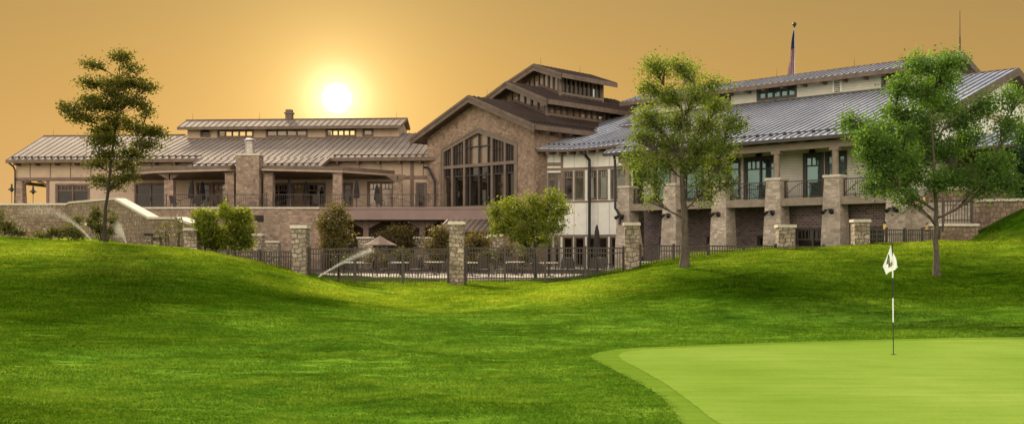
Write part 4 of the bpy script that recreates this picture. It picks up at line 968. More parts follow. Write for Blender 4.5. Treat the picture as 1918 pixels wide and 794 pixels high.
# ------------------------------------------------------------------ patio furniture
def make_chair(label):
    r = thing('patio_chair', label, 'patio chair', (0, 0, 0), 'sling chairs on the patio')
    mb = MB(); mb.hexa([W0.p(-.24, -.24, .40), W0.p(.24, -.24, .40), W0.p(.24, .24, .36), W0.p(-.24, .24, .36)], [W0.p(-.24, -.24, .43), W0.p(.24, -.24, .43), W0.p(.24, .24, .39), W0.p(-.24, .24, .39)]); mb.build('seat', M['sling'], r)
    mb = MB(); mb.hexa([W0.p(-.24, .22, .42), W0.p(.24, .22, .42), W0.p(.24, .25, .42), W0.p(-.24, .25, .42)], [W0.p(-.25, .42, 1.02), W0.p(.25, .42, 1.02), W0.p(.25, .45, 1.0), W0.p(-.25, .45, 1.0)]); mb.build('backrest', M['sling'], r)
    for s in (-1, 1):
        mb = MB(); mb.pipe([(s*.27, -.3, 0), (s*.27, -.24, .4), (s*.28, -.2, .64)], .02, 6); mb.build('leg', M['metal'], r)
        mb = MB(); mb.pipe([(s*.27, .38, 0), (s*.26, .24, .38), (s*.26, .45, 1.04)], .02, 6); mb.build('leg', M['metal'], r)
        mb = MB(); mb.pipe([(s*.28, -.22, .64), (s*.28, .1, .67), (s*.27, .32, .66)], .024, 6); mb.build('armrest', M['metal'], r)
    return r
def make_table(label):
    r = thing('patio_table', label, 'patio table', (0, 0, 0), 'pale-topped tables on the patio')
    mb = MB(); mb.lathe((0, 0, .70), [(0, 0), (.52, 0), (.56, .015), (.56, .05), (0, .055)], 24); mb.build('tabletop', M['table'], r)
    mb = MB(); mb.tube((0, 0, .06), (0, 0, .70), .05, .05, 10); mb.build('pedestal', M['metal'], r)
    mb = MB(); mb.lathe((0, 0, 0), [(0, .0), (.3, 0), (.3, .03), (.06, .07), (0, .07)], 16); mb.build('foot', M['metal'], r)
    return r
PT = .56
tables = [(663, 56, 'patio table behind the sprinkler jet, nearest the narrow dark tree'), (750, 56, 'patio table midway between the narrow dark tree and the tall middle pier'), (813, 58, 'patio table just left of the tall middle pier'),
          (884, 55.5, 'patio table just right of the tall middle pier'), (965, 58, 'patio table set back behind the left edge of the round green tree'), (1028, 55, 'patio table right under the crown of the round green tree'), (1212, 53.5, 'patio table behind the stone pier on the right mound shoulder'), (470, 55, 'patio table behind the sunken fence beside the shrubs')]
t0 = None
for x, D, lb in tables:
    loc = (PX(x, D), D, PT if x < 1150 else .62)
    if t0 is None: t0 = make_table(lb); t0.location = loc
    else: dup(t0, loc, 0, lb)
chairs = [(640, 56.5, 70, 'left chair at the table nearest the narrow dark tree'), (686, 56.5, -80, 'right chair at the table nearest the narrow dark tree'), (660, 58.5, 0, 'far-side chair at the table nearest the narrow dark tree, facing the lawn'),
          (718, 55.5, 95, 'chair left of the table midway between the dark tree and the middle pier'), (737, 57.8, 15, 'chair on the far side of the table midway to the middle pier'), (778, 55, 170, 'chair with its back to the fence, nearest left of the middle pier'), (770, 57.5, -70, 'chair at the right end of the table midway to the middle pier'),
          (797, 58.2, 60, 'chair left of the table beside the tall middle pier'), (829, 58.5, -60, 'chair right of the table beside the tall middle pier, partly behind the pier'),
          (906, 54.5, 175, 'chair with its back to the fence just right of the middle pier'), (938, 54.5, 110, 'chair turned sideways left of the round green tree'), (868, 57, 80, 'chair hidden half by the right edge of the middle pier'), (956, 59.5, 20, 'far chair at the table behind the left edge of the round tree'),
          (988, 55, -95, 'chair turned sideways beside the round tree trunk'), (1008, 57, 30, 'chair on the far side of the table beneath the round tree'), (1052, 56.5, -40, 'chair right of the table beneath the round tree'),
          (1075, 54, 140, 'chair angled left with its back to the fence, right of the round tree'), (1106, 54, 205, 'chair with its back to the fence, in front of the closed dark umbrella'), (1138, 55.5, 100, 'chair at the right end of the patio beside the stone pier'), (1126, 57.5, -20, 'chair facing the lawn beyond the closed dark umbrella'),
          (492, 55.5, -70, 'chair right of the table behind the sunken fence'), (452, 55.5, 75, 'chair left of the table behind the sunken fence'), (1237, 54, -70, 'chair right of the table behind the right mound pier')]
c0 = None
for x, D, rz, lb in chairs:
    loc = (PX(x, D), D, PT if x < 1150 else .62)
    lb = 'brown sling '+lb
    if c0 is None: c0 = make_chair(lb); c0.location = loc; c0.rotation_euler = (0, 0, R_(rz))
    else: dup(c0, loc, R_(rz), lb)
for x, D, rz, lb in ((329, 78.8, 160, 'low dark chair on the upper terrace right of the first stone pillar'), (368, 78.6, 200, 'low dark chair on the upper terrace at the foot of the leaning closed umbrella'), (410, 79, 150, 'low dark chair on the upper terrace before the tan door'), (592, 78.5, 190, 'low dark chair on the upper terrace by the glazed doors right of the chimney'), (712, 79.5, 170, 'low dark chair on the upper terrace between the two closed umbrellas at right')):
    dup(c0, (PX(x, D), D, 5.08), R_(rz), lb)

def closed_umbrella(x, D, z0, h, label, mat, lean=0, group='closed umbrellas'):
    r = thing('patio_umbrella', label, 'umbrella', (PX(x, D), D, z0), group); c = Vector((PX(x, D), D, z0)); tp = c+Vector((lean, 0, h))
    mb = MB(); mb.tube(c, tp, .03, .03, 8); mb.build('pole', M['metal'], r)
    mb = MB(); n = 12; rings = [(h*.36, .19), (h*.42, .22), (h*.6, .19), (h*.85, .13), (h*.96, .07), (h, .02)]
    pr = None
    for zz, rr in rings:
        cur = [c+Vector((lean*zz/h, 0, zz))+Vector((math.cos(2*math.pi*k/n), math.sin(2*math.pi*k/n), 0))*rr*(1.15 if k % 2 else .75) for k in range(n)]
        if pr:
            for k in range(n): j = (k+1) % n; mb.face([pr[k], pr[j], cur[j], cur[k]])
        pr = cur
    mb.build('canopy', mat, r, smooth=True)
    mb = MB(); mb.lathe(c, [(0, .0), (.32, 0), (.32, .05), (.06, .12), (.05, .3), (0, .3)], 12); mb.build('base', M['metal'], r)
closed_umbrella(357, 79.5, 5.08, 2.35, 'closed black umbrella leaning a little, on the left terrace right of the first pillar', M['canvas_dk'], .12)
closed_umbrella(379, 81.5, 5.08, 2.3, 'closed dark umbrella in front of the door left of the tan door', M['canvas_dk'])
closed_umbrella(542, 79.5, 5.08, 2.4, 'closed dark umbrella by the glazed doors right of the chimney', M['canvas_dk'])
closed_umbrella(573, 81.0, 5.08, 2.3, 'closed brown umbrella between the two glazed doors right of the chimney', M['canvas_dk'])
closed_umbrella(668, 79.5, 5.08, 2.4, 'closed brown umbrella standing clear against the pale clapboard wall', M['canvas_dk'])
closed_umbrella(706, 80.5, 5.08, 2.0, 'closed umbrella before the double doors left of the last pillar', M['canvas_dk'])
closed_umbrella(1118, 60, .5, 2.95, 'closed dark umbrella on the patio before the pale panels of the curved link', M['canvas_dk'])
closed_umbrella(1199, 50, .7, 2.7, 'closed tan umbrella right behind the pier on the right mound shoulder', M['canvas_tan'], -.15)
r = thing('patio_umbrella', 'open tan umbrella under the deck between two stone piers', 'umbrella', (PX(712, 68), 68, .56)); c = Vector((PX(712, 68), 68, .56))
mb = MB(); mb.tube(c, c+Vector((0, 0, 2.3)), .03, .03, 8); mb.build('pole', M['metal'], r)
mb = MB(); mb.lathe(c, [(1.15, 1.72), (.6, 1.98), (.1, 2.28), (0, 2.34)], 8); mb.build('canopy', M['canvas_tan'], r)
mb = MB(); mb.lathe(c, [(0, 0), (.3, 0), (.3, .06), (.05, .12), (0, .12)], 12); mb.build('base', M['metal'], r)

# small garden posts left, path lights right, far lamps
for x, D, lb in ((279, 53.5, 'low stone garden bollard with dark hood left of the bare saplings'), (295, 52.5, 'lower stone garden bollard beside the hooded one')):
    X = PX(x, D); z = gz(X, D); r = thing('garden_bollard', lb, 'bollard', (X, D, z)); f = Frame(X, D, 1, 0); h = .62 if x < 290 else .45
    mb = MB(); mb.taper(f, 0, 0, z-.2, z+h, .17, .16); mb.build('post', M['stone_pier'], r); mb = MB(); mb.taper(f, 0, 0, z+h+.002, z+h+.1, .22, .16); mb.build('hood', M['metal'], r)
for x, D, y, lb in ((1657, 52.6, 424, 'small amber lantern on the brick wall behind the gate fence, left one'), (1737, 51.5, 426, 'small amber lantern by the trunk of the right tree, on the stone wall')):
    c = P(x, y, D); r = thing('wall_lantern', lb, 'lantern', c)
    mb = MB(); mb.tube(c-Vector((0, 0, .14)), c+Vector((0, 0, .14)), .08, .08, 8); mb.build('lens', M['amber'], r)
    mb = MB(); mb.tube(c+Vector((0, 0, .142)), c+Vector((0, 0, .24)), .13, .04, 8); mb.tube(c-Vector((0, 0, .2)), c-Vector((0, 0, .142)), .06, .1, 8); mb.tube(c+Vector((0, .05, 0)), c+Vector((0, .6, 0)), .03, .03, 6); mb.build('housing', M['metal'], r)
for x, y, lb in ((22, 353, 'far lamp post outside the left porch, the one beyond the roof corner'), (62, 357, 'far lamp post seen between the two columns of the left porch')):
    D = 105; c = P(x, y, D); r = thing('lamp_post', lb, 'lamp post', (c.x, D, .4), 'far lamp posts')
    mb = MB(); mb.tube((c.x, D, .3), (c.x, D, c.z-.2), .035, .03, 6); mb.build('pole', M['bronze'], r)
    mb = MB(); mb.lathe(c, [(.0, .5), (.08, .42), (.1, .1), (.36, -.1), (.36, -.16), (.15, -.18), (.12, -.34), (0, -.36)], 10); mb.build('lamp_head', M['bronze'], r)

# ------------------------------------------------------------------ flagstick, flagpole
D = 19.8; bx = PX(1673.5, D); fs = thing('flagstick', 'striped black and white golf flagstick with white flag standing on the putting green', 'golf flag', (bx, D, .012))
topz = PZ(457, D)
def stick(z0, z1, x0, x1, r, m, name):
    mb = MB(); mb.tube((x0, D, z0), (x1, D, z1), r, r, 10); mb.build(name, m, fs)
xt = PX(1671.5, D); zz = [0.0, PZ(603, D), PZ(558, D), PZ(520, D), PZ(505, D), topz]
for k, (a, b) in enumerate(zip(zz, zz[1:])):
    if k == 4: m_ = M['black']
    else: m_ = M['black'] if k % 2 == 0 else M['white']
    fx = lambda z: bx+(xt-bx)*z/topz
    stick(a, b, fx(a), fx(b), .012 if k else .009, m_, 'pole_band')
mb = MB(); mb.lathe((bx, D, .012), [(.054, 0), (.054, .004), (.02, .004)], 20); mb.build('hole_cup', M['black'], fs)
def flagpt(x, y, dy=0):
    p = P(x, y, D); return Vector((p.x, D-.03+.035*math.sin((x-1653)*.42+(y-457)*.05)-dy, p.z))
c_ = [(1666.8, 457.2), (1653.4, 498.5), (1657.4, 514.2), (1681.6, 500.8)]
mb = MB(); N = 14
def quad(u, v):
    return ((1-v)*((1-u)*c_[0][0]+u*c_[3][0])+v*((1-u)*c_[1][0]+u*c_[2][0]), (1-v)*((1-u)*c_[0][1]+u*c_[3][1])+v*((1-u)*c_[1][1]+u*c_[2][1]))
for i in range(N):
    for j in range(N): mb.face([flagpt(*quad((i+a)/N, (j+b)/N)) for a, b in ((0, 0), (1, 0), (1, 1), (0, 1))])
fl = mb.build('flag', M['cloth'], fs, smooth=True)
def zpx(a, b): return (1630+a/9.925, 440+b/9.925)
def patch(name, pts, m, dy):
    mb = MB(); ctr = (sum(p[0] for p in pts)/len(pts), sum(p[1] for p in pts)/len(pts))
    for k in range(len(pts)):
        p, q = pts[k], pts[(k+1) % len(pts)]
        for i in range(4):
            a0, a1 = i/4, (i+1)/4; L = lambda s, e: (ctr[0]+(e[0]-ctr[0])*s, ctr[1]+(e[1]-ctr[1])*s)
            mb.face([flagpt(*zpx(*L(a0, p)), dy), flagpt(*zpx(*L(a1, p)), dy), flagpt(*zpx(*L(a1, q)), dy)]+([flagpt(*zpx(*L(a0, q)), dy)] if i else []))
    mb.build(name, m, fl)
patch('emblem', [(318, 345), (298, 430), (278, 545), (345, 614), (368, 570), (362, 490), (345, 400)], M['emb_dk'], .006)
patch('emblem_leaf', [(315, 410), (300, 520), (325, 545), (338, 500), (332, 440)], M['emb_lt'], .010)
patch('emblem_leaf', [(402, 490), (378, 520), (368, 590), (385, 590), (404, 540)], M['emb_gold'], .006)
# national flag hanging limp on a pole behind the right wing
D = 95; X = PX(1488, D); fp = thing('flagpole', 'tall flagpole with gold ball and limp striped flag rising behind the right roof', 'flagpole', (X, D, .4)); zt = PZ(52, D)
mb = MB(); mb.tube((X, D, .3), (X, D, zt), .11, .06, 10); mb.build('pole', M['galv'], fp)
mb = MB(); c = Vector((X, D, zt)); mb.lathe(c, [(0, -.05), (.06, -.05), (.1, .05), (.06, .1), (.17, .2), (.2, .3), (.17, .4), (.08, .48), (0, .5)], 14); mb.build('finial', M['bronze'], fp)
m, tt_, b = base('striped_flag_cloth', .8)
s = tt_.new('ShaderNodeTexCoord'); sx = tt_.new('ShaderNodeSeparateXYZ'); tt_.link(s.outputs['UV'], sx.inputs[0])
st = tt_.math('GREATER_THAN', tt_.math('FRACT', tt_.math('MULTIPLY', sx.outputs[0], 6.5)), .5)
cst = tt_.mix(st, (.20, .018, .03), (.40, .33, .36)); canton = tt_.math('GREATER_THAN', sx.outputs[1], .62)
tt_.link(tt_.mix(canton, cst, (.035, .04, .12)), b.inputs['Base Color'])
V_ = []; Fc = []; UVs = []; ny_, nx_ = 26, 15; Lf = zt-.3-PZ(150, D)
for j in range(ny_+1):
    v = j/ny_; wd_ = .10+.46*v**.8
    for i in range(nx_+1):
        u = i/nx_; V_.append((X-.05-u*wd_*(1+.12*math.sin(9*v)), D-.12*math.sin(u*14+v*5)-.05, zt-.2-v*Lf-.15*u)); UVs.append((u, 1-v))
for j in range(ny_):
    for i in range(nx_): a = j*(nx_+1)+i; Fc.append((a, a+1, a+nx_+2, a+nx_+1))
o = arr_mesh('flag', V_, Fc, m, fp, smooth=True); uvl = o.data.uv_layers.new(name='uv')
for l in o.data.loops: uvl.data[l.index].uv = UVs[l.vertex_index]

# ------------------------------------------------------------------ vegetation
def leaf_mesh(name, C, n_per, spread, size, mat, rng, parent, flat=.7, droop=.2, tint_h=None, updir=.6):
    """C cluster centres (n,3): n_per leaf quads around each"""
    C = np.asarray(C); n = len(C)*n_per
    ctr = np.repeat(C, n_per, 0)+rng.normal(0, 1, (n, 3))*np.array([spread, spread, spread*flat])
    d = rng.normal(0, 1, (n, 3)); d[:, 2] -= droop; d /= np.linalg.norm(d, axis=1)[:, None]
    nn = rng.normal(0, 1, (n, 3)); nn[:, 2] += updir; s = np.cross(d, nn); s /= np.linalg.norm(s, axis=1)[:, None]+1e-9
    L = size*rng.uniform(.6, 1.35, n)[:, None]; w = L*.30
    fold = np.cross(s, d)*L*.08
    V = np.stack([ctr-d*L*.5, ctr+s*w+fold, ctr+d*L*.5, ctr-s*w+fold], 1).reshape(-1, 3)
    Fq_ = np.arange(n*4).reshape(-1, 4)
    cl = np.repeat(rng.uniform(0, 1, len(C)), n_per)
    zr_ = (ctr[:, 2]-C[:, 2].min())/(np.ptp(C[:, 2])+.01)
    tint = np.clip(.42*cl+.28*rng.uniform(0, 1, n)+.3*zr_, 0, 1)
    return arr_mesh(name, V, Fq_, mat, parent, np.repeat(tint, 4))

class Limbs:
    def __init__(s): s.V = []; s.F = []
    def add(s, pts, radii, n=7):
        pts = [Vector(p) for p in pts]; b = len(s.V); pr = None
        for i, (p, r) in enumerate(zip(pts, radii)):
            d = (pts[min(i+1, len(pts)-1)]-pts[max(i-1, 0)]); d = d.normalized() if d.length > 1e-6 else Vector((0, 0, 1))
            u = d.cross(Vector((.31, .95, .02))).normalized(); v = d.cross(u)
            for k in range(n): a = 2*math.pi*k/n; s.V.append(tuple(p+(u*math.cos(a)+v*math.sin(a))*r))
        for i in range(len(pts)-1):
            for k in range(n): j = (k+1) % n; s.F.append((b+i*n+k, b+i*n+j, b+(i+1)*n+j, b+(i+1)*n+k))
def bez(p0, p1, p2, n):
    return [p0*(1-t)**2+p1*2*t*(1-t)+p2*t*t for t in [k/n for k in range(n+1)]]

def tree(label, bx, by, D, trunk, r0, lobes, n_per, spread, size, leafm, barkm, seed, depth=1.0, flat=.7, name='tree', group=None, rise=.6, twig=.012, ncl=1.0, cat='tree'):
    """trunk: px points (x,y) above the base; lobes: (x,y,rx,ry,clusters) in survey px"""
    rng = np.random.RandomState(seed); rd = random.Random(seed); k = D/FPX
    X, Y = PX(bx, D), D; Z = gz(X, Y); root = thing(name, label, cat, (X, Y, Z), group)
    L = Limbs(); tp = [Vector((X, Y, Z-.15))]+[Vector((PX(x, D), D+rd.uniform(-.12, .12), PZ(y, D))) for x, y in trunk]
    # smooth the trunk
    pts = []
    for i in range(len(tp)-1):
        for q in range(4): pts.append(tp[i].lerp(tp[i+1], q/4)+Vector((rd.uniform(-.02, .02), rd.uniform(-.02, .02), 0)))
    pts.append(tp[-1]); n = len(pts); rr = [max(.015, r0*(1-i/(n-1))**.75) for i in range(n)]; rr[0] = r0*1.5; rr[1] = r0*1.12
    L.add(pts, rr, 10)
    C = []; nodes = [(p, rr[q], q > n*.2) for q, p in enumerate(pts)]
    low = pts[max(3, int(n*.30))].z
    axis_x = pts[n//2].x
    for (lx, ly, rx, ry, nc) in sorted(lobes, key=lambda l: abs(PX(l[0], D)-axis_x)+.25*abs(PZ(l[1], D)-pts[n//2].z)):
        c = Vector((PX(lx, D), D+rd.uniform(-1, 1)*depth, PZ(ly, D))); rx *= k; ry *= k; ryd = (rx+ry)/2*.9
        best = None
        for p, r_, ok in nodes:
            if p.z < low-.05 and c.z > low: continue
            hd = math.hypot(c.x-p.x, c.y-p.y); dz = c.z-p.z
            sc = (c-p).length+1.6*max(0, hd*rise-dz)-.6*r_
            if best is None or sc < best[0]: best = (sc, p, r_)
        p0, r_ = best[1], best[2]; hd = math.hypot(c.x-p0.x, c.y-p0.y)
        mid = p0.lerp(c, .45)+Vector((rd.uniform(-.18, .18), rd.uniform(-.18, .18), rd.uniform(-.16, .02)*hd))
        lb = bez(p0, mid, c+Vector((0, 0, ry*.3)), 8); br = min(r_*.62, .016+.017*(c-p0).length)
        lb = [lb[0]]+[q+Vector((rd.uniform(-.03, .03), rd.uniform(-.03, .03), rd.uniform(-.03, .03))) for q in lb[1:]]
        L.add(lb, [br*(1-j/9.5)+.006 for j in range(9)], 6); nodes += [(q, br*(1-j/9.5)+.006, True) for j, q in enumerate(lb) if j >= 3]
        for _ in range(max(1, int(nc*ncl))):
            v = rng.normal(0, 1, 3); v /= np.linalg.norm(v); v *= rng.uniform(0, 1)**.42
            q = c+Vector((v[0]*rx, v[1]*ryd, v[2]*ry)); C.append(tuple(q))
            j = rd.randint(2, 8); s0 = lb[j]; m1 = s0.lerp(q, .55)+Vector((rd.uniform(-.12, .12), rd.uniform(-.12, .12), rd.uniform(-.05, .12)))
            L.add([s0, m1, q], [twig*1.6, twig, twig*.4], 4)
    arr_mesh('trunk', L.V, L.F, barkm, root, smooth=True)
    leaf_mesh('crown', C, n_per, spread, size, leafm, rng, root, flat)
    return root

M['bark'] = m_bark('grey_brown_bark', (.04, .03, .022), (.15, .115, .082)); M['bark_dk'] = m_bark('dark_bark', (.02, .014, .008), (.065, .045, .03))
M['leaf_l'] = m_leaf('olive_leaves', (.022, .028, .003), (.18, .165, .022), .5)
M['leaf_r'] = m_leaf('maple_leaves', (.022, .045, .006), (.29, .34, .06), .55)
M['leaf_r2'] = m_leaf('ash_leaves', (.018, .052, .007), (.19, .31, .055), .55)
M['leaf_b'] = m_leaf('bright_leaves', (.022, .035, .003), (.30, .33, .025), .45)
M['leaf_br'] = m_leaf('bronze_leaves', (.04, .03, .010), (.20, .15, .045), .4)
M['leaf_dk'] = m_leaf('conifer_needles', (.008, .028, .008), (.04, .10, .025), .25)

# left tree, layered and airy
tree('slender dark layered tree standing alone on the left mound', 195, 452, 47, [(198, 400), (204, 340), (212, 270), (220, 190), (226, 105)], .09,
     [(222, 103, 16, 12, 14), (190, 125, 16, 9, 10), (243, 128, 16, 10, 10), (205, 150, 26, 12, 20), (180, 158, 22, 10, 14), (250, 155, 26, 11, 20), (275, 165, 18, 9, 10), (220, 178, 24, 12, 18), (170, 190, 26, 11, 20), (140, 205, 20, 10, 14), (205, 205, 28, 13, 22),
      (255, 195, 28, 12, 22), (280, 210, 18, 10, 10), (165, 222, 26, 11, 16), (230, 228, 30, 13, 22), (190, 240, 24, 11, 16), (265, 243, 30, 12, 20), (295, 248, 20, 10, 12), (215, 262, 30, 12, 20), (175, 262, 24, 11, 14), (280, 270, 28, 11, 16), (245, 285, 30, 12, 18),
      (205, 292, 26, 11, 14), (180, 305, 22, 10, 10), (230, 310, 28, 11, 14), (180, 335, 26, 11, 12), (235, 335, 26, 11, 14), (205, 350, 20, 9, 8)],
     36, .20, .12, M['leaf_l'], M['bark_dk'], 3, .8, .55, rise=.3, ncl=1.25)
# tree on right mound, thick trunk
tree('leafy tree with thick grey trunk on the right mound, before the balcony columns', 1282, 499, 40, [(1283, 440), (1281, 380), (1277, 320), (1280, 250), (1275, 170)], .175,
     [(1225, 130, 28, 20, 26), (1265, 140, 26, 18, 20), (1300, 135, 22, 16, 14), (1330, 165, 26, 14, 12), (1215, 165, 22, 18, 18), (1250, 180, 30, 22, 28), (1300, 185, 30, 22, 26), (1340, 200, 26, 20, 20), (1225, 215, 30, 22, 30), (1275, 225, 32, 24, 34), (1325, 235, 34, 22, 34), (1362, 238, 22, 18, 20),
      (1215, 255, 30, 20, 28), (1260, 265, 32, 20, 30), (1310, 275, 34, 20, 32), (1355, 278, 28, 18, 22), (1200, 295, 30, 22, 26), (1245, 305, 30, 18, 18), (1300, 310, 32, 18, 20), (1345, 315, 26, 20, 22), (1195, 330, 22, 22, 16), (1225, 340, 24, 18, 12), (1320, 345, 26, 16, 14), (1350, 350, 18, 20, 10), (1230, 370, 20, 14, 6), (1330, 372, 20, 12, 5)],
     32, .19, .10, M['leaf_r'], M['bark'], 11, 1.4, .85, rise=.8, ncl=1.4)
# far right tree, broad
tree('broad dark green tree with spreading limbs on the right mound behind the flagstick', 1755, 519, 38, [(1755, 450), (1756, 395), (1752, 330), (1745, 260), (1740, 160)], .115,
     [(1712, 125, 26, 20, 22), (1752, 130, 30, 22, 28), (1790, 140, 28, 20, 22), (1690, 160, 22, 20, 18), (1735, 175, 34, 24, 34), (1785, 185, 34, 22, 32), (1700, 205, 30, 22, 26), (1745, 225, 34, 24, 32), (1800, 225, 28, 22, 24), (1840, 200, 26, 22, 18), (1862, 195, 22, 18, 14),
      (1620, 225, 26, 20, 20), (1650, 245, 32, 20, 26), (1610, 260, 26, 18, 20), (1690, 255, 30, 20, 24), (1640, 285, 32, 20, 24), (1605, 300, 22, 16, 14), (1690, 300, 34, 20, 26), (1745, 285, 34, 22, 26), (1770, 255, 30, 22, 22), (1720, 320, 30, 18, 20), (1795, 280, 30, 22, 24), (1835, 255, 28, 24, 22), (1870, 245, 24, 24, 18),
      (1640, 325, 34, 18, 24), (1690, 345, 34, 18, 22), (1740, 340, 30, 20, 18), (1790, 335, 32, 20, 20), (1840, 310, 30, 22, 24), (1880, 300, 26, 24, 20), (1625, 350, 26, 14, 12), (1680, 375, 26, 12, 10), (1830, 355, 34, 18, 16), (1870, 345, 28, 20, 16), (1895, 330, 18, 16, 10)],
     33, .22, .105, M['leaf_r2'], M['bark'], 23, 1.5, .8, rise=.6, ncl=1.8)
tree('dark dense evergreen tree cut by the right frame edge above the stone wall', 1925, 415, 52, [(1925, 370), (1924, 300), (1920, 240)], .15,
     [(1928, 255, 16, 18, 30), (1912, 295, 20, 20, 34), (1928, 310, 24, 26, 40), (1908, 335, 18, 16, 22), (1930, 345, 24, 20, 30)], 44, .2, .15, M['leaf_dk'], M['bark_dk'], 31, .8, .9)
# trees by the patio
tree('narrow dark tree just behind the fence at the foot of the left mound', 634, 529, 45, [(634, 490), (632, 450), (630, 410)], .06,
     [(625, 395, 22, 16, 22), (640, 405, 16, 14, 16), (612, 415, 18, 14, 16), (632, 425, 24, 16, 24), (615, 440, 20, 14, 18), (645, 445, 14, 14, 12), (628, 460, 22, 14, 18), (636, 474, 10, 8, 4), (612, 460, 10, 8, 4)], 30, .15, .12, M['leaf_br'], M['bark_dk'], 41, .4, .9)
tree('round bright yellow-green multi-stem tree on the patio in front of the hall corner', 1002, 512, 50, [(1002, 480), (1000, 450), (1000, 410)], .07,
     [(1000, 378, 22, 12, 18), (960, 385, 22, 14, 26), (930, 395, 18, 14, 20), (1040, 372, 18, 14, 18), (1050, 392, 16, 16, 18), (985, 400, 28, 16, 34), (1025, 402, 26, 16, 32), (945, 415, 26, 16, 28), (1000, 425, 30, 16, 34), (1040, 425, 22, 16, 24), (930, 430, 18, 10, 12), (970, 440, 28, 14, 26), (1015, 448, 24, 12, 20), (990, 462, 26, 10, 10)],
     32, .20, .12, M['leaf_b'], M['bark_dk'], 43, .9, .8, rise=.7)
for i, (x, by, D_, ls, lb) in enumerate([(745, 505, 73.5, [(745, 440, 30, 18, 26), (770, 450, 22, 16, 18), (720, 448, 20, 14, 14)], 'brownish tree in the shade under the deck between two stone piers'),
                                         (822, 508, 64, [(822, 438, 22, 18, 22), (812, 462, 20, 18, 18), (832, 455, 14, 16, 12)], 'brownish tree just left of the tall middle pier under the deck'),
                                         (890, 508, 62, [(892, 450, 18, 14, 18), (885, 470, 20, 14, 16), (900, 462, 14, 12, 10)], 'dark bushy tree just right of the tall middle pier')]):
    tree(lb, x, by, D_, [(x, by-40), (x, ls[0][1])], .08, ls, 40, .2, .16, M['leaf_br'], M['bark_dk'], 60+i, .5, .9)

def shrub(label, x, D, lobes, n_per, spread, size, leafm, seed, name='shrub', group=None, depth=.4):
    rng = np.random.RandomState(seed); rd = random.Random(seed); k = D/FPX; X = PX(x, D); Z = gz(X, D)
    root = thing(name, label, 'shrub', (X, D, Z), group); C = []; L = Limbs()
    for lx, ly, rx, ry, nc in lobes:
        c = Vector((PX(lx, D), D+rd.uniform(-depth, depth), PZ(ly, D))); b0 = Vector((X+(c.x-X)*.35, D, Z-.1)); L.add(bez(b0, b0.lerp(c, .5)+Vector((0, 0, .1)), c, 5), [.03, .026, .02, .016, .012, .006], 5)
        for _ in range(nc):
            v = rng.normal(0, 1, 3); v /= np.linalg.norm(v); v *= rng.uniform(0, 1)**.42; q = c+Vector((v[0]*rx*k, v[1]*(rx+ry)/2*k, v[2]*ry*k)); C.append(tuple(q)); L.add([c, c.lerp(q, .5)+Vector((0, 0, .03)), q], [.012, .008, .004], 4)
    arr_mesh('stems', L.V, L.F, M['bark_dk'], root, smooth=True); leaf_mesh('foliage', C, n_per, spread, size, leafm, rng, root, .85); return root
shrub('bright green bush right of the retaining wall end pier, left one of the pair', 395, 52, [(390, 408, 20, 16, 30), (375, 430, 16, 18, 24), (400, 435, 22, 20, 40), (395, 455, 22, 14, 30), (370, 400, 10, 8, 8)], 42, .14, .13, M['leaf_b'], 71)
shrub('darker bush left of the louver vent, right one of the pair', 440, 52, [(430, 400, 18, 14, 26), (455, 405, 16, 16, 24), (440, 425, 24, 20, 40), (460, 440, 16, 20, 26), (440, 455, 26, 14, 32), (418, 445, 14, 14, 16)], 42, .14, .13, M['leaf_b'], 72)
M['leaf_s'] = m_leaf('sage_leaves', (.03, .035, .006), (.17, .16, .035), .4)
shrub('sparse sapling shrub with big leaves behind the left tree trunk', 196, 51, [(185, 405, 12, 10, 8), (175, 415, 8, 10, 6), (207, 410, 8, 14, 8), (190, 430, 16, 14, 14), (208, 432, 10, 10, 6), (180, 392, 5, 8, 3)], 20, .12, .17, M['leaf_s'], 73)
shrub('small dark round shrub against the retaining wall left of the sapling', 140, 60, [(140, 413, 10, 7, 10), (134, 418, 7, 5, 5)], 30, .12, .13, M['leaf_s'], 74)
shrub('low sprawling shrub at the wall foot left of the sprinkler plume', 120, 52, [(105, 436, 22, 8, 18), (135, 432, 18, 12, 18), (155, 440, 12, 7, 8), (75, 442, 18, 6, 10)], 34, .13, .12, M['leaf_s'], 75)
shrub('green shrub at the left frame edge in front of the wall', 0, 53, [(-5, 405, 12, 16, 18), (8, 425, 14, 14, 16), (-8, 430, 12, 12, 12), (30, 437, 20, 5, 10)], 34, .14, .13, M['leaf_s'], 76)
shrub('bare-looking thin sapling before the stepped wall, left one', 312, 52, [(308, 425, 10, 6, 4), (318, 440, 12, 6, 5), (300, 436, 8, 6, 3)], 12, .14, .12, M['leaf_s'], 77, name='sapling')
shrub('bare-looking thin sapling before the stepped wall, beside the end pier', 334, 52, [(332, 415, 8, 8, 4), (340, 425, 8, 6, 4), (330, 440, 10, 8, 5)], 12, .14, .12, M['leaf_s'], 78, name='sapling')

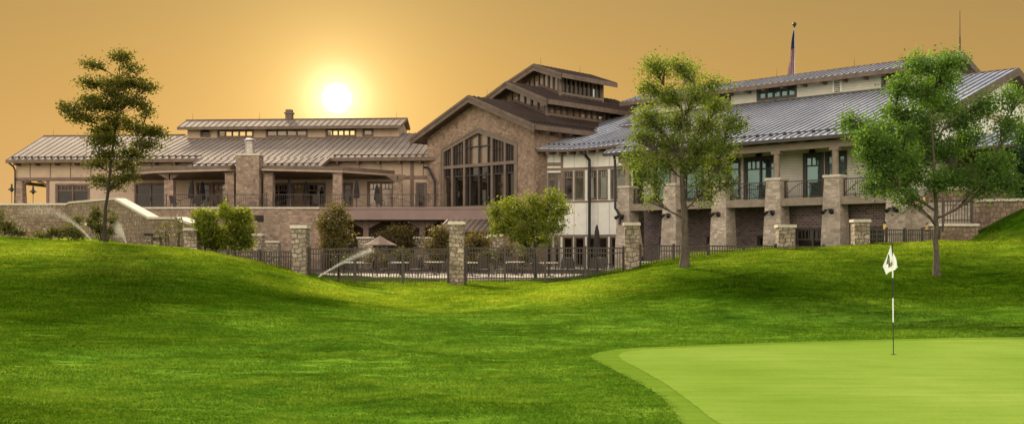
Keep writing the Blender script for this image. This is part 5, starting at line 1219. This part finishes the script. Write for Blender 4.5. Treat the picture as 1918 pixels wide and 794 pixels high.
for i, (x, D_, lobes, lb) in enumerate([
        (652, 64, [(640, 490, 16, 10, 14), (662, 486, 14, 12, 12)], 'low dark shrub behind the table nearest the narrow dark tree'),
        (712, 65, [(700, 482, 14, 14, 14), (724, 488, 14, 12, 12)], 'low dark shrub under the open tan umbrella'),
        (760, 66, [(750, 478, 16, 14, 16), (772, 486, 14, 12, 12)], 'dark shrub between the two piers under the deck'),
        (826, 63, [(815, 484, 14, 12, 12), (836, 480, 12, 14, 12)], 'dark shrub close behind the tall middle pier, left side'),
        (905, 64, [(890, 486, 14, 12, 12), (915, 482, 16, 14, 16)], 'dark shrub behind the chairs right of the tall middle pier'),
        (965, 65, [(950, 478, 16, 16, 16), (980, 484, 16, 14, 14)], 'dark shrub behind the trunk of the round yellow-green tree')]):
    shrub(lb, x, D_, lobes, 38, .16, .13, M['leaf_br'] if i % 2 else M['leaf_s'], 90+i, group='shrubs behind the patio tables')

# ------------------------------------------------------------------ sprinklers
def m_water():
    m = bpy.data.materials.new('spray_drops'); m.use_nodes = True; t = NT(m); b = t.n['Principled BSDF']; b.inputs['Base Color'].default_value = (.92, .86, .78, 1); b.inputs['Roughness'].default_value = .3
    tr = t.new('ShaderNodeBsdfTransparent'); mx = t.new('ShaderNodeMixShader'); mx.inputs[0].default_value = .55
    t.link(tr.outputs[0], mx.inputs[1]); t.link(b.outputs[0], mx.inputs[2]); t.link(mx.outputs[0], t.n['Material Output'].inputs[0]); return m
M['water'] = m_water()
def sprinkler(label, x, D, vx, vz, T, n, r, fan, seed):
    rng = np.random.RandomState(seed); X = PX(x, D); Z = gz(X, D); root = thing('sprinkler', label, 'sprinkler', (X, D, Z), 'lawn sprinklers')
    mb = MB(); mb.lathe((X, D, Z), [(.05, -.1), (.05, .06), (.03, .09), (.03, .14), (0, .14)], 10); mb.build('sprinkler_head', M['black'], root)
    u = rng.uniform(0, 1, n)**1.25*T; k = 1+rng.normal(0, fan, n); k2 = 1+rng.normal(0, fan, n)
    px_ = X+vx*u*k+rng.normal(0, .012, n); pz_ = Z+.14+vz*u*k2-4.9*u*u+rng.normal(0, .012, n); py_ = D+rng.normal(0, fan*1.6, n)*u*abs(vx+vz)*.5
    C = np.stack([px_, py_, pz_], -1); rr = r*rng.uniform(.5, 1.3, n)
    O = np.array([[1, 0, 0], [-1, 0, 0], [0, 1, 0], [0, -1, 0], [0, 0, 1], [0, 0, -1]]); V = (C[:, None, :]+O[None]*rr[:, None, None]).reshape(-1, 3)
    T_ = np.array([[0, 2, 4], [2, 1, 4], [1, 3, 4], [3, 0, 4], [2, 0, 5], [1, 2, 5], [3, 1, 5], [0, 3, 5]]); Fc_ = (T_[None]+np.arange(n)[:, None, None]*6).reshape(-1, 3)
    o = arr_mesh('water_jet', V, Fc_, M['water'], root); o['kind'] = 'stuff'
sprinkler('sprinkler throwing a thin jet up to the right from the left mound shoulder', 597, 43, 8.6, 5.6, .26, 8000, .006, .045, 1)
sprinkler('sprinkler throwing a long arc to the left along the retaining wall', 172, 50, -4.6, 5.4, .75, 6500, .007, .06, 2)
sprinkler('sprinkler making a short white plume beside the left tree trunk', 236, 50, -1.1, 3.6, .45, 6500, .007, .16, 3)

# ------------------------------------------------------------------ rough grass
def m_grass():
    m = bpy.data.materials.new('grass_blades'); m.use_nodes = True; t = NT(m); b = t.n['Principled BSDF']; out = t.n['Material Output']
    at = t.new('ShaderNodeAttribute', attribute_name='tint'); n1 = t.noise(posvec(t), .22, 4, .6)
    f = t.math('MULTIPLY_ADD', n1, .35, t.math('MULTIPLY', at.outputs['Fac'], .65))
    c = turf_shading(t, t.ramp(f, [(.20, (.018, .050, .004)), (.5, (.098, .195, .012)), (.8, (.25, .37, .035))])); t.link(c, b.inputs['Base Color']); b.inputs['Roughness'].default_value = .6; b.inputs['Specular IOR Level'].default_value = 0
    gn = t.new('ShaderNodeAttribute', attribute_name='sward'); t.link(gn.outputs['Vector'], b.inputs['Normal'])
    tr = t.new('ShaderNodeBsdfTranslucent'); t.link(t.mix(1.0, c, (1.3, 1.35, .7), 'MULTIPLY'), tr.inputs['Color']); mx = t.new('ShaderNodeMixShader'); mx.inputs[0].default_value = .2
    t.link(b.outputs[0], mx.inputs[1]); t.link(tr.outputs[0], mx.inputs[2]); t.link(mx.outputs[0], out.inputs[0]); return m
rng = np.random.RandomState(99); NB = 820000
Dd = 10.5*(52/10.5)**rng.uniform(0, 1, NB); Xx = rng.uniform(-.58, .58, NB)*Dd
keep = (sdist(Xx, Dd, collar_poly) > rng.normal(-.02, .05, NB)) & ~((Dd > 52) & (np.abs(Xx) < 8)); Xx, Dd = Xx[keep], Dd[keep]; n = len(Xx)
Zz = ground(Xx, Dd); e_ = .14; NX = -(ground(Xx+e_, Dd)-ground(Xx-e_, Dd))/(2*e_); NY = -(ground(Xx, Dd+e_)-ground(Xx, Dd-e_))/(2*e_); dist = np.hypot(Xx, Dd)
xr, yr = Xx*.96+Dd*.28, Dd*.96-Xx*.28
c1 = vnoise(xr*.8, yr, .16, 1); c2 = vnoise(xr*.6, yr, .45, 2); c3 = vnoise(xr*.45, yr, 1.3, 3); c4 = vnoise(xr*.4, yr, 3.6, 4)
cl = np.clip((.30*c1+.30*c2+.22*c3+.18*c4-.5)*2.0+.52, 0, 1)
h = np.clip(.018+.0008*dist, .02, .05)*(.25+1.5*cl)*rng.uniform(.6, 1.25, n); w = .0022+.00026*dist
th = rng.uniform(0, 6.283, n); lean = rng.normal(0, .55, (n, 2))*h[:, None]
sx_, sy_ = np.cos(th)*w, np.sin(th)*w
Bs = np.stack([Xx, Dd, Zz-.004], -1)
V = np.stack([Bs-np.stack([sx_, sy_, 0*w], -1), Bs+np.stack([sx_, sy_, 0*w], -1), Bs+np.stack([lean[:, 0], lean[:, 1], h], -1)], 1).reshape(-1, 3)
tint = np.repeat(np.clip(.78*cl+.22*rng.uniform(0, 1, n), 0, 1), 3)
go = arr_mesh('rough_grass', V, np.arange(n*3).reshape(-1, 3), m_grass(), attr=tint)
jit = rng.normal(0, .28, (n, 2)); GN = np.stack([NX+jit[:, 0], NY+jit[:, 1], np.ones(n)], -1); GN /= np.linalg.norm(GN, axis=1)[:, None]
ga = go.data.attributes.new('sward', 'FLOAT_VECTOR', 'POINT'); ga.data.foreach_set('vector', np.repeat(GN, 3, 0).astype(np.float32).ravel()); go['kind'] = 'stuff'; go['label'] = 'mown rough grass covering both mounds and the hollow'; go['category'] = 'grass'
